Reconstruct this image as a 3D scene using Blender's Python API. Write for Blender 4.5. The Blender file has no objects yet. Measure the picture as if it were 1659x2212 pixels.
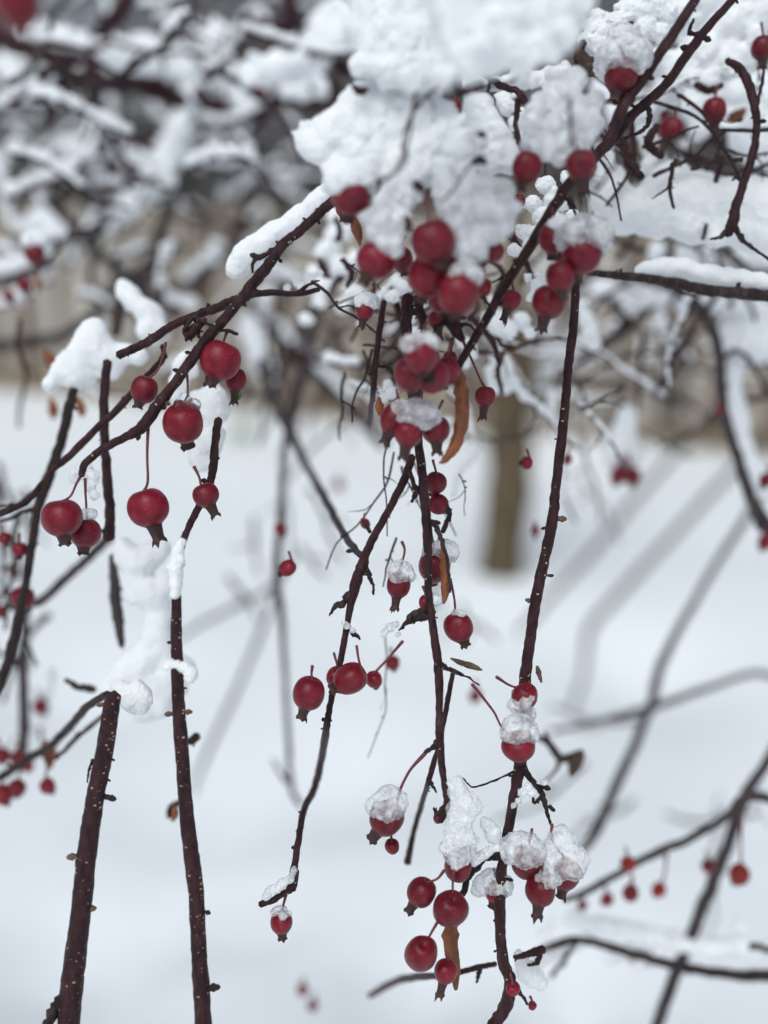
import bpy, bmesh, math, random
import numpy as np
from mathutils import Vector, Matrix, Quaternion, noise as mnoise
R = math.radians
random.seed(11)
rng = np.random.default_rng(11)
SC = bpy.context.scene
COL = SC.collection

# ------------------------------------------------------------------ camera
F = 2160.0; CX, CY = 829.5, 1106.0          # the photograph's working grid: 1659 x 2212
CAM_H = 1.70; PITCH = math.atan(656.0 / F)
cd = bpy.data.cameras.new("camera"); cam = bpy.data.objects.new("camera", cd); COL.objects.link(cam)
cam.location = (0, 0, CAM_H); cam.rotation_euler = (R(90) - PITCH, 0, 0)
cd.sensor_fit = 'HORIZONTAL'; cd.sensor_width = 24.0; cd.lens = 24.0 * F / 1659.0
cd.clip_start = 0.01; cd.clip_end = 500
cd.dof.use_dof = True; cd.dof.focus_distance = 0.36
cd.dof.aperture_fstop = cd.lens / 11.5
SC.camera = cam
FWD = Vector((0, math.cos(PITCH), -math.sin(PITCH))); UPV = Vector((0, math.sin(PITCH), math.cos(PITCH))); RGT = Vector((1, 0, 0))
C0 = Vector((0, 0, CAM_H))

def P(x, y, d):
    return C0 + d * (FWD + RGT * ((x - CX) / F) + UPV * ((CY - y) / F))
def G(x, y, z=0.0):
    v = FWD + RGT * ((x - CX) / F) + UPV * ((CY - y) / F)
    return C0 + v * ((z - CAM_H) / v.z)

# ------------------------------------------------------------------ light
w = bpy.data.worlds.new("World"); SC.world = w; w.use_nodes = True
nt = w.node_tree; bg = nt.nodes['Background']
sky = nt.nodes.new('ShaderNodeTexSky'); sky.sky_type = 'NISHITA'; sky.sun_disc = False
SUN_EL, SUN_AZ = R(55), R(200)
sky.sun_elevation = SUN_EL; sky.sun_rotation = SUN_AZ
sky.air_density = 1.0; sky.dust_density = 6.0; sky.ozone_density = 1.0
hs = nt.nodes.new('ShaderNodeHueSaturation'); hs.inputs['Saturation'].default_value = 0.5
tint = nt.nodes.new('ShaderNodeMix'); tint.data_type = 'RGBA'; tint.blend_type = 'MULTIPLY'      # cold overcast sky
tint.inputs['Factor'].default_value = 1.0; tint.inputs['B'].default_value = (.90, .965, 1.0, 1)
nt.links.new(sky.outputs[0], hs.inputs['Color']); nt.links.new(hs.outputs[0], tint.inputs['A']); nt.links.new(tint.outputs['Result'], bg.inputs['Color'])
bg.inputs['Strength'].default_value = 0.10
sd = bpy.data.lights.new("sun", 'SUN'); sun = bpy.data.objects.new("sun", sd); COL.objects.link(sun)
sd.energy = 0.6; sd.angle = R(40); sd.color = (0.93, 1.0, 1.0)
sv = Vector((math.sin(SUN_AZ) * math.cos(SUN_EL), math.cos(SUN_AZ) * math.cos(SUN_EL), math.sin(SUN_EL)))
sun.rotation_euler = (-sv).to_track_quat('-Z', 'Y').to_euler()
SC.view_settings.view_transform = 'Standard'; SC.view_settings.look = 'None'
SC.view_settings.gamma = 1.0; SC.view_settings.exposure = 0.19
SC.render.engine = 'CYCLES'
SC.cycles.use_denoising = True
SC.cycles.max_bounces = 8; SC.cycles.transmission_bounces = 6
SC.cycles.sample_clamp_indirect = 4.0

# ------------------------------------------------------------------ materials
def new_mat(name):
    m = bpy.data.materials.new(name); m.use_nodes = True
    return m, m.node_tree, m.node_tree.nodes['Principled BSDF']
def N(t, kind, **kw):
    n = t.nodes.new(kind)
    for k, v in kw.items(): setattr(n, k, v)
    return n
def noise_ramp(t, scale, stops, detail=4, rough=.6, coord='Object'):
    tc = N(t, 'ShaderNodeTexCoord'); nz = N(t, 'ShaderNodeTexNoise')
    nz.inputs['Scale'].default_value = scale; nz.inputs['Detail'].default_value = detail; nz.inputs['Roughness'].default_value = rough
    t.links.new(tc.outputs[coord], nz.inputs['Vector'])
    rp = N(t, 'ShaderNodeValToRGB'); e = rp.color_ramp.elements
    e[0].position, e[0].color = stops[0][0], (*stops[0][1], 1)
    e[1].position, e[1].color = stops[-1][0], (*stops[-1][1], 1)
    for p, c in stops[1:-1]:
        k = e.new(p); k.color = (*c, 1)
    t.links.new(nz.outputs['Fac'], rp.inputs['Fac'])
    return tc, nz, rp
def bump(t, b, scale, strength, dist, detail=5, coord='Object'):
    tc = N(t, 'ShaderNodeTexCoord'); nz = N(t, 'ShaderNodeTexNoise'); bp = N(t, 'ShaderNodeBump')
    nz.inputs['Scale'].default_value = scale; nz.inputs['Detail'].default_value = detail; nz.inputs['Roughness'].default_value = .65
    bp.inputs['Strength'].default_value = strength; bp.inputs['Distance'].default_value = dist
    t.links.new(tc.outputs[coord], nz.inputs['Vector']); t.links.new(nz.outputs['Fac'], bp.inputs['Height'])
    t.links.new(bp.outputs['Normal'], b.inputs['Normal'])

M = {}
def bark(name, stops, scale=350, rough=.5, up_snow=None):
    m, t, b = new_mat(name)
    tc, nz, rp = noise_ramp(t, scale, stops)
    mp = N(t, 'ShaderNodeMapping'); mp.inputs['Scale'].default_value = (1, 1, .35)
    t.links.new(tc.outputs['Object'], mp.inputs['Vector']); t.links.new(mp.outputs[0], nz.inputs['Vector'])
    out = rp.outputs[0]
    if up_snow:                                    # snow lying on every upward-facing face
        g = N(t, 'ShaderNodeNewGeometry'); s = N(t, 'ShaderNodeSeparateXYZ'); t.links.new(g.outputs['Normal'], s.inputs[0])
        r2 = N(t, 'ShaderNodeMapRange'); r2.inputs['From Min'].default_value = up_snow; r2.inputs['From Max'].default_value = up_snow + .25
        t.links.new(s.outputs['Z'], r2.inputs['Value'])
        mx = N(t, 'ShaderNodeMix', data_type='RGBA'); mx.inputs['B'].default_value = (.8, .83, .87, 1)
        t.links.new(r2.outputs[0], mx.inputs['Factor']); t.links.new(out, mx.inputs['A']); out = mx.outputs['Result']
    t.links.new(out, b.inputs['Base Color'])
    b.inputs['Roughness'].default_value = rough; b.inputs['Specular IOR Level'].default_value = .22
    bump(t, b, scale * 2.2, .8, .0010)
    M[name] = m
bark('bark', [(.3, (.010, .004, .005)), (.5, (.036, .012, .015)), (.66, (.055, .021, .025)), (.82, (.13, .10, .10))])
bark('twig_bark', [(.3, (.012, .008, .008)), (.55, (.034, .020, .020)), (.8, (.09, .07, .065))], rough=.6)
bark('grey_bark', [(.3, (.03, .024, .026)), (.6, (.06, .048, .05)), (.85, (.14, .12, .12))], scale=120, rough=.7)
bark('snowy_bark', [(.3, (.05, .036, .033)), (.6, (.10, .075, .068)), (.85, (.17, .14, .13))], scale=40, rough=.8, up_snow=.45)
bark('trunk_bark', [(.3, (.060, .044, .028)), (.55, (.122, .090, .056)), (.8, (.20, .16, .115))], scale=22, rough=.85)
def flat(name, stops, scale, rough=.6, bs=None, **kw):
    m, t, b = new_mat(name)
    _, _, rp = noise_ramp(t, scale, stops)
    t.links.new(rp.outputs[0], b.inputs['Base Color']); b.inputs['Roughness'].default_value = rough
    if bs: bump(t, b, *bs)
    for k, v in kw.items(): b.inputs[k].default_value = v
    M[name] = m; return m, t, b
flat('lenticel', [(.3, (.30, .22, .15)), (.7, (.48, .40, .30))], 900, .8)
flat('bud_scale', [(.3, (.05, .03, .02)), (.7, (.17, .11, .06))], 500, .7)
flat('pedicel', [(.3, (.08, .012, .016)), (.7, (.17, .03, .035))], 500, .5)
flat('calyx', [(.3, (.020, .009, .009)), (.55, (.050, .018, .016)), (.8, (.13, .05, .03))], 420, .65, (900, .5, .0005))
flat('leaf', [(.25, (.075, .020, .010)), (.5, (.20, .058, .018)), (.75, (.30, .11, .035))], 160, .55, (420, .5, .0005))
flat('dark_leaf', [(.3, (.020, .012, .008)), (.6, (.065, .03, .017)), (.8, (.15, .08, .03))], 200, .6, (500, .6, .0006))
flat('green_leaf', [(.3, (.06, .14, .02)), (.7, (.16, .34, .05))], 200, .5)
flat('dry_grass', [(.3, (.22, .16, .09)), (.7, (.38, .28, .17))], 8, .8)

def fruit_mat(name, dark, mid, light):
    m, t, b = new_mat(name)
    tc, nz, rp = noise_ramp(t, 190, [(.25, dark), (.55, mid), (.85, light)], detail=5)
    oi = N(t, 'ShaderNodeObjectInfo'); hv = N(t, 'ShaderNodeHueSaturation')
    mr = N(t, 'ShaderNodeMapRange'); mr.inputs['To Min'].default_value = .75; mr.inputs['To Max'].default_value = 1.3
    t.links.new(oi.outputs['Random'], mr.inputs['Value']); t.links.new(mr.outputs[0], hv.inputs['Value'])
    t.links.new(rp.outputs[0], hv.inputs['Color'])
    vo = N(t, 'ShaderNodeTexVoronoi'); vo.inputs['Scale'].default_value = 620          # pale skin specks
    t.links.new(tc.outputs['Object'], vo.inputs['Vector'])
    sp = N(t, 'ShaderNodeMapRange'); sp.inputs['From Min'].default_value = .16; sp.inputs['From Max'].default_value = .08
    sp.inputs['To Max'].default_value = .35
    t.links.new(vo.outputs['Distance'], sp.inputs['Value'])
    mx = N(t, 'ShaderNodeMix', data_type='RGBA'); mx.inputs['B'].default_value = (.48, .20, .16, 1)
    t.links.new(sp.outputs[0], mx.inputs['Factor']); t.links.new(hv.outputs[0], mx.inputs['A'])
    blm = N(t, 'ShaderNodeTexNoise'); blm.inputs['Scale'].default_value = 85; blm.inputs['Detail'].default_value = 3          # waxy bloom in patches
    t.links.new(tc.outputs['Object'], blm.inputs['Vector'])
    br = N(t, 'ShaderNodeMapRange'); br.inputs['From Min'].default_value = .5; br.inputs['From Max'].default_value = .75; br.inputs['To Max'].default_value = .12
    t.links.new(blm.outputs['Fac'], br.inputs['Value'])
    m2 = N(t, 'ShaderNodeMix', data_type='RGBA'); m2.inputs['B'].default_value = (.42, .13, .16, 1)
    t.links.new(br.outputs[0], m2.inputs['Factor']); t.links.new(mx.outputs['Result'], m2.inputs['A'])
    t.links.new(m2.outputs['Result'], b.inputs['Base Color'])
    rr = N(t, 'ShaderNodeMapRange'); rr.inputs['To Min'].default_value = .24; rr.inputs['To Max'].default_value = .5
    t.links.new(blm.outputs['Fac'], rr.inputs['Value']); t.links.new(rr.outputs[0], b.inputs['Roughness'])
    b.inputs['Roughness'].default_value = .36; b.inputs['Specular IOR Level'].default_value = .28
    b.inputs['Subsurface Weight'].default_value = .25; b.inputs['Subsurface Radius'].default_value = (1, .12, .1); b.inputs['Subsurface Scale'].default_value = .0015
    b.inputs['Sheen Weight'].default_value = .03; b.inputs['Sheen Tint'].default_value = (.9, .75, .8, 1)
    bump(t, b, 260, .18, .0008, 3)
    M[name] = m
fruit_mat('fruit_skin', (.078, .0018, .0075), (.155, .0037, .0135), (.235, .012, .025))
fruit_mat('orange_skin', (.13, .006, .009), (.22, .012, .010), (.32, .06, .022))

def snow_mat(name, ns, bstr, bdist, sss):
    m, t, b = new_mat(name)
    b.inputs['Base Color'].default_value = (.88, .90, .935, 1); b.inputs['Roughness'].default_value = .7
    b.inputs['Specular IOR Level'].default_value = .25
    if sss:
        b.inputs['Subsurface Weight'].default_value = .6; b.inputs['Subsurface Radius'].default_value = (1, 1, 1.1); b.inputs['Subsurface Scale'].default_value = sss
    bump(t, b, ns, bstr, bdist, 6)
    M[name] = m
snow_mat('snow', 620, .55, .0016, .003)
snow_mat('soft_snow', 160, .5, .003, 0)
m, t, b = new_mat('ground_snow')
_, _, rp = noise_ramp(t, .8, [(.3, (.82, .855, .89)), (.7, (.86, .885, .912))])
t.links.new(rp.outputs[0], b.inputs['Base Color']); b.inputs['Roughness'].default_value = .8
bump(t, b, 5, .25, .03); M['ground_snow'] = m
# wet half-melted snow and ice: white grains in clear ice
def ice_mat(name, t0, t1, ior, rough, scale, bs):
    m, t, b = new_mat(name)
    tc, nz, rp = noise_ramp(t, scale, [(.38, (0, 0, 0)), (.64, (1, 1, 1))], detail=5)
    b.inputs['Base Color'].default_value = (.93, .945, .975, 1)
    mr = N(t, 'ShaderNodeMapRange'); mr.inputs['To Min'].default_value = t1; mr.inputs['To Max'].default_value = t0
    t.links.new(rp.outputs[0], mr.inputs['Value']); t.links.new(mr.outputs[0], b.inputs['Transmission Weight'])
    b.inputs['IOR'].default_value = ior; b.inputs['Roughness'].default_value = rough
    b.inputs['Specular IOR Level'].default_value = .5
    bump(t, b, scale * 2.2, bs, .0009, 4); M[name] = m
ice_mat('ice', .34, .76, 1.07, .26, 260, .6)
ice_mat('clear_ice', .92, 1.0, 1.30, .05, 300, .15)
ice_mat('wet_snow', .28, .74, 1.08, .42, 200, .5)

def wood(name, stops):
    m, t, b = new_mat(name)
    tc, nz, rp = noise_ramp(t, 6, stops, detail=6)
    mp = N(t, 'ShaderNodeMapping'); mp.inputs['Scale'].default_value = (1.4, 1.4, .08)
    t.links.new(tc.outputs['Object'], mp.inputs['Vector']); t.links.new(mp.outputs[0], nz.inputs['Vector'])
    t.links.new(rp.outputs[0], b.inputs['Base Color']); b.inputs['Roughness'].default_value = .85
    M[name] = m
wood('fence_wood', [(.32, (.25, .205, .165)), (.5, (.37, .32, .265)), (.7, (.49, .45, .40))])
wood('fence_dark', [(.32, (.10, .078, .06)), (.7, (.20, .16, .125))])
wood('fence_pale', [(.32, (.42, .40, .37)), (.7, (.62, .60, .57))])

# ------------------------------------------------------------------ mesh helpers
def mesh_obj(name, verts, faces, mats, parent=None, origin=None, smooth=True, midx=None):
    me = bpy.data.meshes.new(name)
    V = np.asarray(verts, float)
    if origin is not None: V = V - np.array(origin)
    me.from_pydata([tuple(v) for v in V], [], [tuple(int(i) for i in f) for f in faces])
    for mm in (mats if isinstance(mats, (list, tuple)) else [mats]): me.materials.append(M[mm])
    if smooth: me.polygons.foreach_set('use_smooth', [True] * len(me.polygons))
    if midx is not None: me.polygons.foreach_set('material_index', midx)
    me.update()
    o = bpy.data.objects.new(name, me); COL.objects.link(o)
    if parent is not None:
        o.parent = parent
        if origin is not None: o.location = Vector(origin) - parent.location
        else: o.location = -parent.location
    elif origin is not None: o.location = origin
    return o
LABELS = {}
def tag(o, label, cat, group=None, kind=None):
    o['label'] = label; o['category'] = cat
    if group: o['group'] = group
    if kind: o['kind'] = kind
    n = len(label.split())
    if not 4 <= n <= 16: print('LABEL LENGTH', n, label)
    if label in LABELS and LABELS[label] != group: print('DUPLICATE LABEL', label)
    if label in LABELS and group is None: print('DUPLICATE LABEL', label)
    LABELS[label] = group
    return o

def catmull(pts, step_mul=1.0, n=6):
    pts = [np.array(p, float) for p in pts]
    if len(pts) < 3: 
        return [pts[0] + (pts[1] - pts[0]) * k / n for k in range(n + 1)]
    ext = [2 * pts[0] - pts[1]] + pts + [2 * pts[-1] - pts[-2]]
    out = []
    for i in range(1, len(ext) - 2):
        a, b_, c, d_ = ext[i - 1:i + 3]
        for k in range(n):
            u = k / n
            out.append(.5 * ((2 * b_) + (c - a) * u + (2 * a - 5 * b_ + 4 * c - d_) * u * u + (3 * b_ - a - 3 * c + d_) * u ** 3))
    out.append(pts[-1]); return out

def tube(pts4, sides=10, lump=.06, lump_f=3.0, seed=0, round_ends=True):
    """swept tube through rows (x, y, z, r) in world metres, closed ends"""
    A = np.array(pts4, float); n = len(A)
    T = np.gradient(A[:, :3], axis=0); T /= (np.linalg.norm(T, axis=1)[:, None] + 1e-12)
    u = np.cross(T[0], [0.31, .9, .27]); u /= np.linalg.norm(u)
    V = []
    ph = np.linspace(0, 2 * math.pi, sides, endpoint=False)
    rs = random.Random(seed)
    off = rs.random() * 100
    for i in range(n):
        u = u - T[i] * np.dot(u, T[i]); u /= (np.linalg.norm(u) + 1e-12)
        v = np.cross(T[i], u)
        for p in ph:
            r = A[i, 3]
            if lump:
                r *= 1 + lump * 2 * mnoise.noise(Vector((i * .55 + off, math.cos(p) * lump_f * .4, math.sin(p) * lump_f * .4)))
            V.append(A[i, :3] + r * (math.cos(p) * u + math.sin(p) * v))
    Fc = []
    for i in range(n - 1):
        for k in range(sides):
            a = i * sides + k; b_ = i * sides + (k + 1) % sides
            Fc.append((a, b_, b_ + sides, a + sides))
    V.append(A[0, :3] - T[0] * A[0, 3] * (.6 if round_ends else 0)); V.append(A[-1, :3] + T[-1] * A[-1, 3] * (.6 if round_ends else 0))
    for k in range(sides):
        Fc.append(((k + 1) % sides, k, len(V) - 2))
        Fc.append(((n - 1) * sides + k, (n - 1) * sides + (k + 1) % sides, len(V) - 1))
    return V, Fc
def merge(parts):
    V, Fc, mi = [], [], []
    for v, f, m_ in parts:
        o = len(V); V += list(v); Fc += [tuple(i + o for i in q) for q in f]; mi += [m_] * len(f)
    return V, Fc, mi
def pxpath(path, d):
    """(x, y, r[, depth]) in photo units -> (X, Y, Z, r) rows, smoothed"""
    rows = []
    for p in path:
        dd = p[3] if len(p) > 3 else d
        q = P(p[0], p[1], dd); rows.append((q.x, q.y, q.z, p[2] * dd / F))
    return rows
def blob(c, r3, axes=None, seg=8, rings=6):
    V, Fc = [], []
    ax = axes if axes is not None else np.eye(3)
    for i in range(rings + 1):
        th = math.pi * i / rings
        for k in range(seg):
            p = 2 * math.pi * k / seg
            l = np.array([math.sin(th) * math.cos(p) * r3[0], math.sin(th) * math.sin(p) * r3[1], math.cos(th) * r3[2]])
            V.append(np.array(c) + ax.T @ l if axes is not None else np.array(c) + l)
    for i in range(rings):
        for k in range(seg):
            a = i * seg + k; b_ = i * seg + (k + 1) % seg
            Fc.append((a, b_, b_ + seg, a + seg))
    return V, Fc

def branch(name, label, cat, path, d, mat='bark', twigs=(), buds=(), lenticels=0, group=None, lump=.11, sides=14, jog=.16, n=9, spurs=2):
    """one limb: its own mesh, with side twigs and buds as parts"""
    rows = pxpath(path, d)
    sm = catmull(rows, n=n)
    sm = [s.copy() for s in sm]
    if jog:
        for i, s in enumerate(sm[1:-1], 1):
            s[:3] += np.array(mnoise.noise_vector(Vector((i * .45, d * 77, path[0][0])))) * s[3] * jog
    V, Fc = tube(sm, sides, lump, seed=int(path[0][0] * 7 + path[0][1]))
    parts = [(V, Fc, 0)]
    rs = random.Random(int(path[0][0]) + 5)
    for _ in range(lenticels):
        sl = [np.linalg.norm(sm[q][:3] - sm[q - 1][:3]) for q in range(1, len(sm) - 1)]; i = rs.choices(range(1, len(sm) - 1), weights=sl)[0]; c = sm[i][:3] * (1 - (u := rs.random())) + sm[i - 1][:3] * u; r = sm[i][3]
        T = sm[i + 1][:3] - sm[i - 1][:3]; T /= np.linalg.norm(T)
        q = np.array(-FWD) + np.array(RGT) * rs.uniform(-1.3, 1.3) * 1.6; q -= T * np.dot(q, T); q /= np.linalg.norm(q)
        side = np.cross(T, q); s = rs.choice((.45, .6, .8, 1.25)) * rs.uniform(.8, 1.1) * .00038
        parts.append((*blob(c + q * r * .99, (s * 1.15, s * .75, s * .45), np.array([side, T, q])), 1))
    V, Fc, mi = merge(parts)
    org = Vector(rows[0][:3])
    o = mesh_obj(name, V, Fc, [mat, 'lenticel'], origin=org, midx=mi)
    if label: tag(o, label, cat, group)
    for tw in twigs:
        r2 = [q.copy() for q in catmull(pxpath(tw, d), n=5)]
        for i, q in enumerate(r2):
            q[:3] += np.array(mnoise.noise_vector(Vector((i * .8, tw[0][0], d * 50)))) * q[3] * .7 * min(1, i / 3)
            q[3] *= (.85 + .45 * mnoise.noise(Vector((i * .9, tw[0][1], 3)))) * (1 - .35 * i / len(r2))
        v, f = tube(r2, 8, .2, seed=int(tw[0][0]))
        mesh_obj('twig', v, f, 'twig_bark', parent=o)
    rs = random.Random(int(path[-1][0]) + 3); buds = list(buds)
    for _ in range(spurs):
        i = rs.randrange(3, len(sm) - 3); q = Vector(sm[i][:3]) - C0; dd = q.dot(FWD); sx, sy = CX + F * q.dot(RGT) / dd, CY - F * q.dot(UPV) / dd
        q2 = Vector(sm[i + 2][:3]) - C0; d2 = q2.dot(FWD); tx, ty = CX + F * q2.dot(RGT) / d2 - sx, CY - F * q2.dot(UPV) / d2 - sy; L = math.hypot(tx, ty) + 1e-6
        sg = rs.choice((-1, 1)); rp_ = sm[i][3] * F / dd; sz = rs.uniform(.22, .62) * max(rp_, 7) 
        buds.append((sx - sg * ty / L * rp_, sy + sg * tx / L * rp_, sz, -sg * ty / L + .4 * tx / L, sg * tx / L + .4 * ty / L))
    for bx in buds:                           # (x, y, size, dx, dy): a scaly winter bud on a short spur
        x, y, s, dx, dy = bx[:5]; L = math.hypot(dx, dy); dx, dy = dx / L, dy / L
        r2 = catmull(pxpath([(x - dx * s * .7, y - dy * s * .7, s * .55), (x + dx * s * .2, y + dy * s * .2, s * .5), (x + dx * s * .7, y + dy * s * .6, s * .62), (x + dx * s * 1.3, y + dy * s * 1.1, s * .42), (x + dx * s * 1.6, y + dy * s * 1.4, s * .12)], d), n=3)
        v, f = tube(r2, 8, .22, seed=int(x))
        mesh_obj('bud', v, f, 'bud_scale' if bx[5:] else 'twig_bark', parent=o)
    return o

# ------------------------------------------------------------------ fruit
FR_GROUP = 'crab apples hanging from the twigs'
def lathe(prof, seg, wob, seed):
    rs = random.Random(seed); a1, a2, a3 = (rs.uniform(0, 6.28) for _ in range(3))
    V, Fc = [], []
    for i, (r, z) in enumerate(prof):
        for k in range(seg):
            p = 2 * math.pi * k / seg
            q = 1 + wob * (math.sin(2 * p + a1) * .6 + math.sin(3 * p + a2 + z) * .5 + math.sin(5 * p + a3) * .3)
            V.append((r * q * math.cos(p), r * q * math.sin(p), z))
    for i in range(len(prof) - 1):
        for k in range(seg):
            a = i * seg + k; b_ = i * seg + (k + 1) % seg
            Fc.append((a, a + seg, b_ + seg, b_))
    return V, Fc
FRUITS = {}
def apple(key, label, x, y, r, d, calyx=None, stem=None, asp=1.0, tilt=.25, skin='fruit_skin', cap=None, sr=2.6, clen=None):
    """calyx = photo point of the calyx tip, stem = list of photo points from the fruit upward"""
    c = P(x, y, d); s = r * d / F
    if calyx is not None:
        vx, vy = calyx[0] - x, calyx[1] - y; L = math.hypot(vx, vy)
        cl = max(.25, L / r - 1.0)
        ax = (RGT * vx - UPV * vy).normalized()
        ax = (ax + FWD * tilt * .5).normalized() if L > r * .8 else (ax * .3 - FWD).normalized()
        if L <= r * .8: cl = .35
    else:
        ax = (Vector((random.uniform(-.25, .25), .45, -1))).normalized(); cl = .5
    if clen is not None: cl = clen
    seed = int(x * 31 + y)
    prof = []
    asp *= random.Random(seed + 1).uniform(.88, 1.09)
    NP = 20
    for i in range(NP + 1):
        th = math.pi * i / NP
        rr = math.sin(th) * (1 + .05 * math.cos(2 * th)); zz = math.cos(th)
        if zz > 0: zz = zz - .17 * math.exp(-(rr / .30) ** 2)          # stem dimple
        else: zz = zz * (1.0 + .06 * math.exp(-(rr / .4) ** 2))
        prof.append((max(rr, .002), zz * asp))
    V, Fc = lathe(prof, 28, .048, seed)
    q = (-ax).to_track_quat('Z', 'Y')
    Mx = q.to_matrix()
    W = [Mx @ Vector(v) * s for v in V]
    o = mesh_obj('crab_apple', W, Fc, skin)
    o.location = c
    tag(o, label, 'crab apple', FR_GROUP)
    # calyx: a dried tube ending in ragged sepals
    rs = random.Random(seed)
    if cl > .12:
        seg = 15; q1 = min(1.0, .8 / max(cl, .5)) ; kw = .27 + .10 * min(1, 24 / r)
        pr = [(kw * 1.55, -.86 * asp), (kw * 1.15, -1.0 * asp), (kw * .95, -(1 + .30 * cl)), (kw * .88, -(1 + .58 * cl)), (kw * 1.12, -(1 + .74 * cl))]
        v, f = lathe(pr, seg, .10, seed + 3)
        base = len(v) - seg
        for g in range(5):
            k0 = g * 3; ln = rs.uniform(.7, 1.15); sp = rs.uniform(.10, .42)
            mid = 2 * math.pi * (k0 + 1.0) / seg
            tip = (math.cos(mid) * (.24 + sp * min(cl, 1) * .7), math.sin(mid) * (.24 + sp * min(cl, 1) * .7), -(1 + cl * ln))
            ti = len(v); v.append(tip)
            inn = (math.cos(mid) * .12, math.sin(mid) * .12, -(1 + .72 * cl)); v.append(inn)
            a, b_, c_ = base + k0, base + (k0 + 1) % seg, base + (k0 + 2) % seg
            f += [(a, ti, b_), (b_, ti, c_), (a, ti + 1, ti), (c_, ti, ti + 1)]
        W = [Mx @ Vector(p) * s for p in v]
        k = mesh_obj('calyx', W, f, 'calyx'); k.parent = o
    # pedicel
    top = c - ax * s * .80 * asp
    pts = [(*top, sr * 1.15 * d / F)]
    if stem:
        for sp_ in stem:
            dd = sp_[2] if len(sp_) > 2 else d
            p3 = P(sp_[0], sp_[1], dd); pts.append((*p3, sr * dd / F))
        pts[-1] = (*pts[-1][:3], sr * 1.5 * d / F)
    else:
        up = c + Vector((random.uniform(-.4, .4), .5, 1.5)) * s; pts.append((*(top + (up - top) * .5 + Vector((0, 0, s * .12))), sr * d / F)); pts.append((*(c + (up - c) * 1.25), sr * 1.2 * d / F))
    v, f = tube(catmull(pts, n=5), 7, .05, seed=seed)
    st = mesh_obj('stem', v, f, 'pedicel', parent=o)
    FRUITS[key] = (x, y, r, d)
    return o

# ------------------------------------------------------------------ snow: smooth unions of blobs, polygonised
def hash3(ix, iy, iz):
    h = (ix * 374761393 + iy * 668265263 + iz * 2147483647 + 1013904223) & 0xFFFFFFFF
    h = ((h ^ (h >> 13)) * 1274126177) & 0xFFFFFFFF
    return ((h ^ (h >> 16)) & 0xFFFF) / 65535.0
def vnoise(p):
    i = np.floor(p).astype(np.int64); f = p - i; f = f * f * (3 - 2 * f)
    out = 0
    for dx in (0, 1):
        for dy in (0, 1):
            for dz in (0, 1):
                wgt = (f[..., 0] if dx else 1 - f[..., 0]) * (f[..., 1] if dy else 1 - f[..., 1]) * (f[..., 2] if dz else 1 - f[..., 2])
                out = out + wgt * hash3(i[..., 0] + dx, i[..., 1] + dy, i[..., 2] + dz)
    return out - .5
def surface_nets(Fv, org, h):
    s = Fv < 0
    nx, ny, nz = Fv.shape
    acc = np.zeros((nx - 1, ny - 1, nz - 1, 3)); cnt = np.zeros((nx - 1, ny - 1, nz - 1))
    for ax in range(3):
        for o1 in (0, 1):
            for o2 in (0, 1):
                oth = [k for k in range(3) if k != ax]
                sl0 = [slice(0, n_ - 1) for n_ in Fv.shape]; sl1 = [slice(0, n_ - 1) for n_ in Fv.shape]
                for k, of in zip(oth, (o1, o2)):
                    sl0[k] = slice(of, Fv.shape[k] - 1 + of); sl1[k] = sl0[k]
                sl1[ax] = slice(1, Fv.shape[ax])
                a, b_ = Fv[tuple(sl0)], Fv[tuple(sl1)]
                cr = (a < 0) != (b_ < 0)
                tt = np.where(cr, a / np.where(cr, a - b_, 1), 0)
                cnt += cr
                for k in range(3):
                    if k == ax: acc[..., k] += np.where(cr, tt, 0)
                    else: acc[..., k] += np.where(cr, o1 if k == oth[0] else o2, 0)
    act = cnt > 0
    idx = -np.ones(act.shape, int); idx[act] = np.arange(act.sum())
    g = np.argwhere(act); V = org + (g + acc[act] / cnt[act][:, None]) * h
    faces = []
    for ax in range(3):
        oth = [k for k in range(3) if k != ax]
        sl = [slice(1, n_ - 1) for n_ in Fv.shape]; sl[ax] = slice(0, Fv.shape[ax] - 1)
        sl2 = list(sl); sl2[ax] = slice(1, Fv.shape[ax])
        a = s[tuple(sl)]; b_ = s[tuple(sl2)]
        for flip in (0, 1):
            e = np.argwhere((a & ~b_) if flip == 0 else (~a & b_))
            if len(e) == 0: continue
            base = e.copy(); base[:, oth[0]] += 1; base[:, oth[1]] += 1
            def at(d0, d1):
                q = base.copy(); q[:, oth[0]] -= d0; q[:, oth[1]] -= d1
                return idx[q[:, 0], q[:, 1], q[:, 2]]
            quad = np.stack([at(1, 1), at(0, 1), at(0, 0), at(1, 0)], 1)
            if (flip == 1) != (ax == 1): quad = quad[:, ::-1]
            faces.append(quad)
    Fq = np.concatenate(faces); Fq = Fq[(Fq >= 0).all(1)]
    return V, Fq
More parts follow.
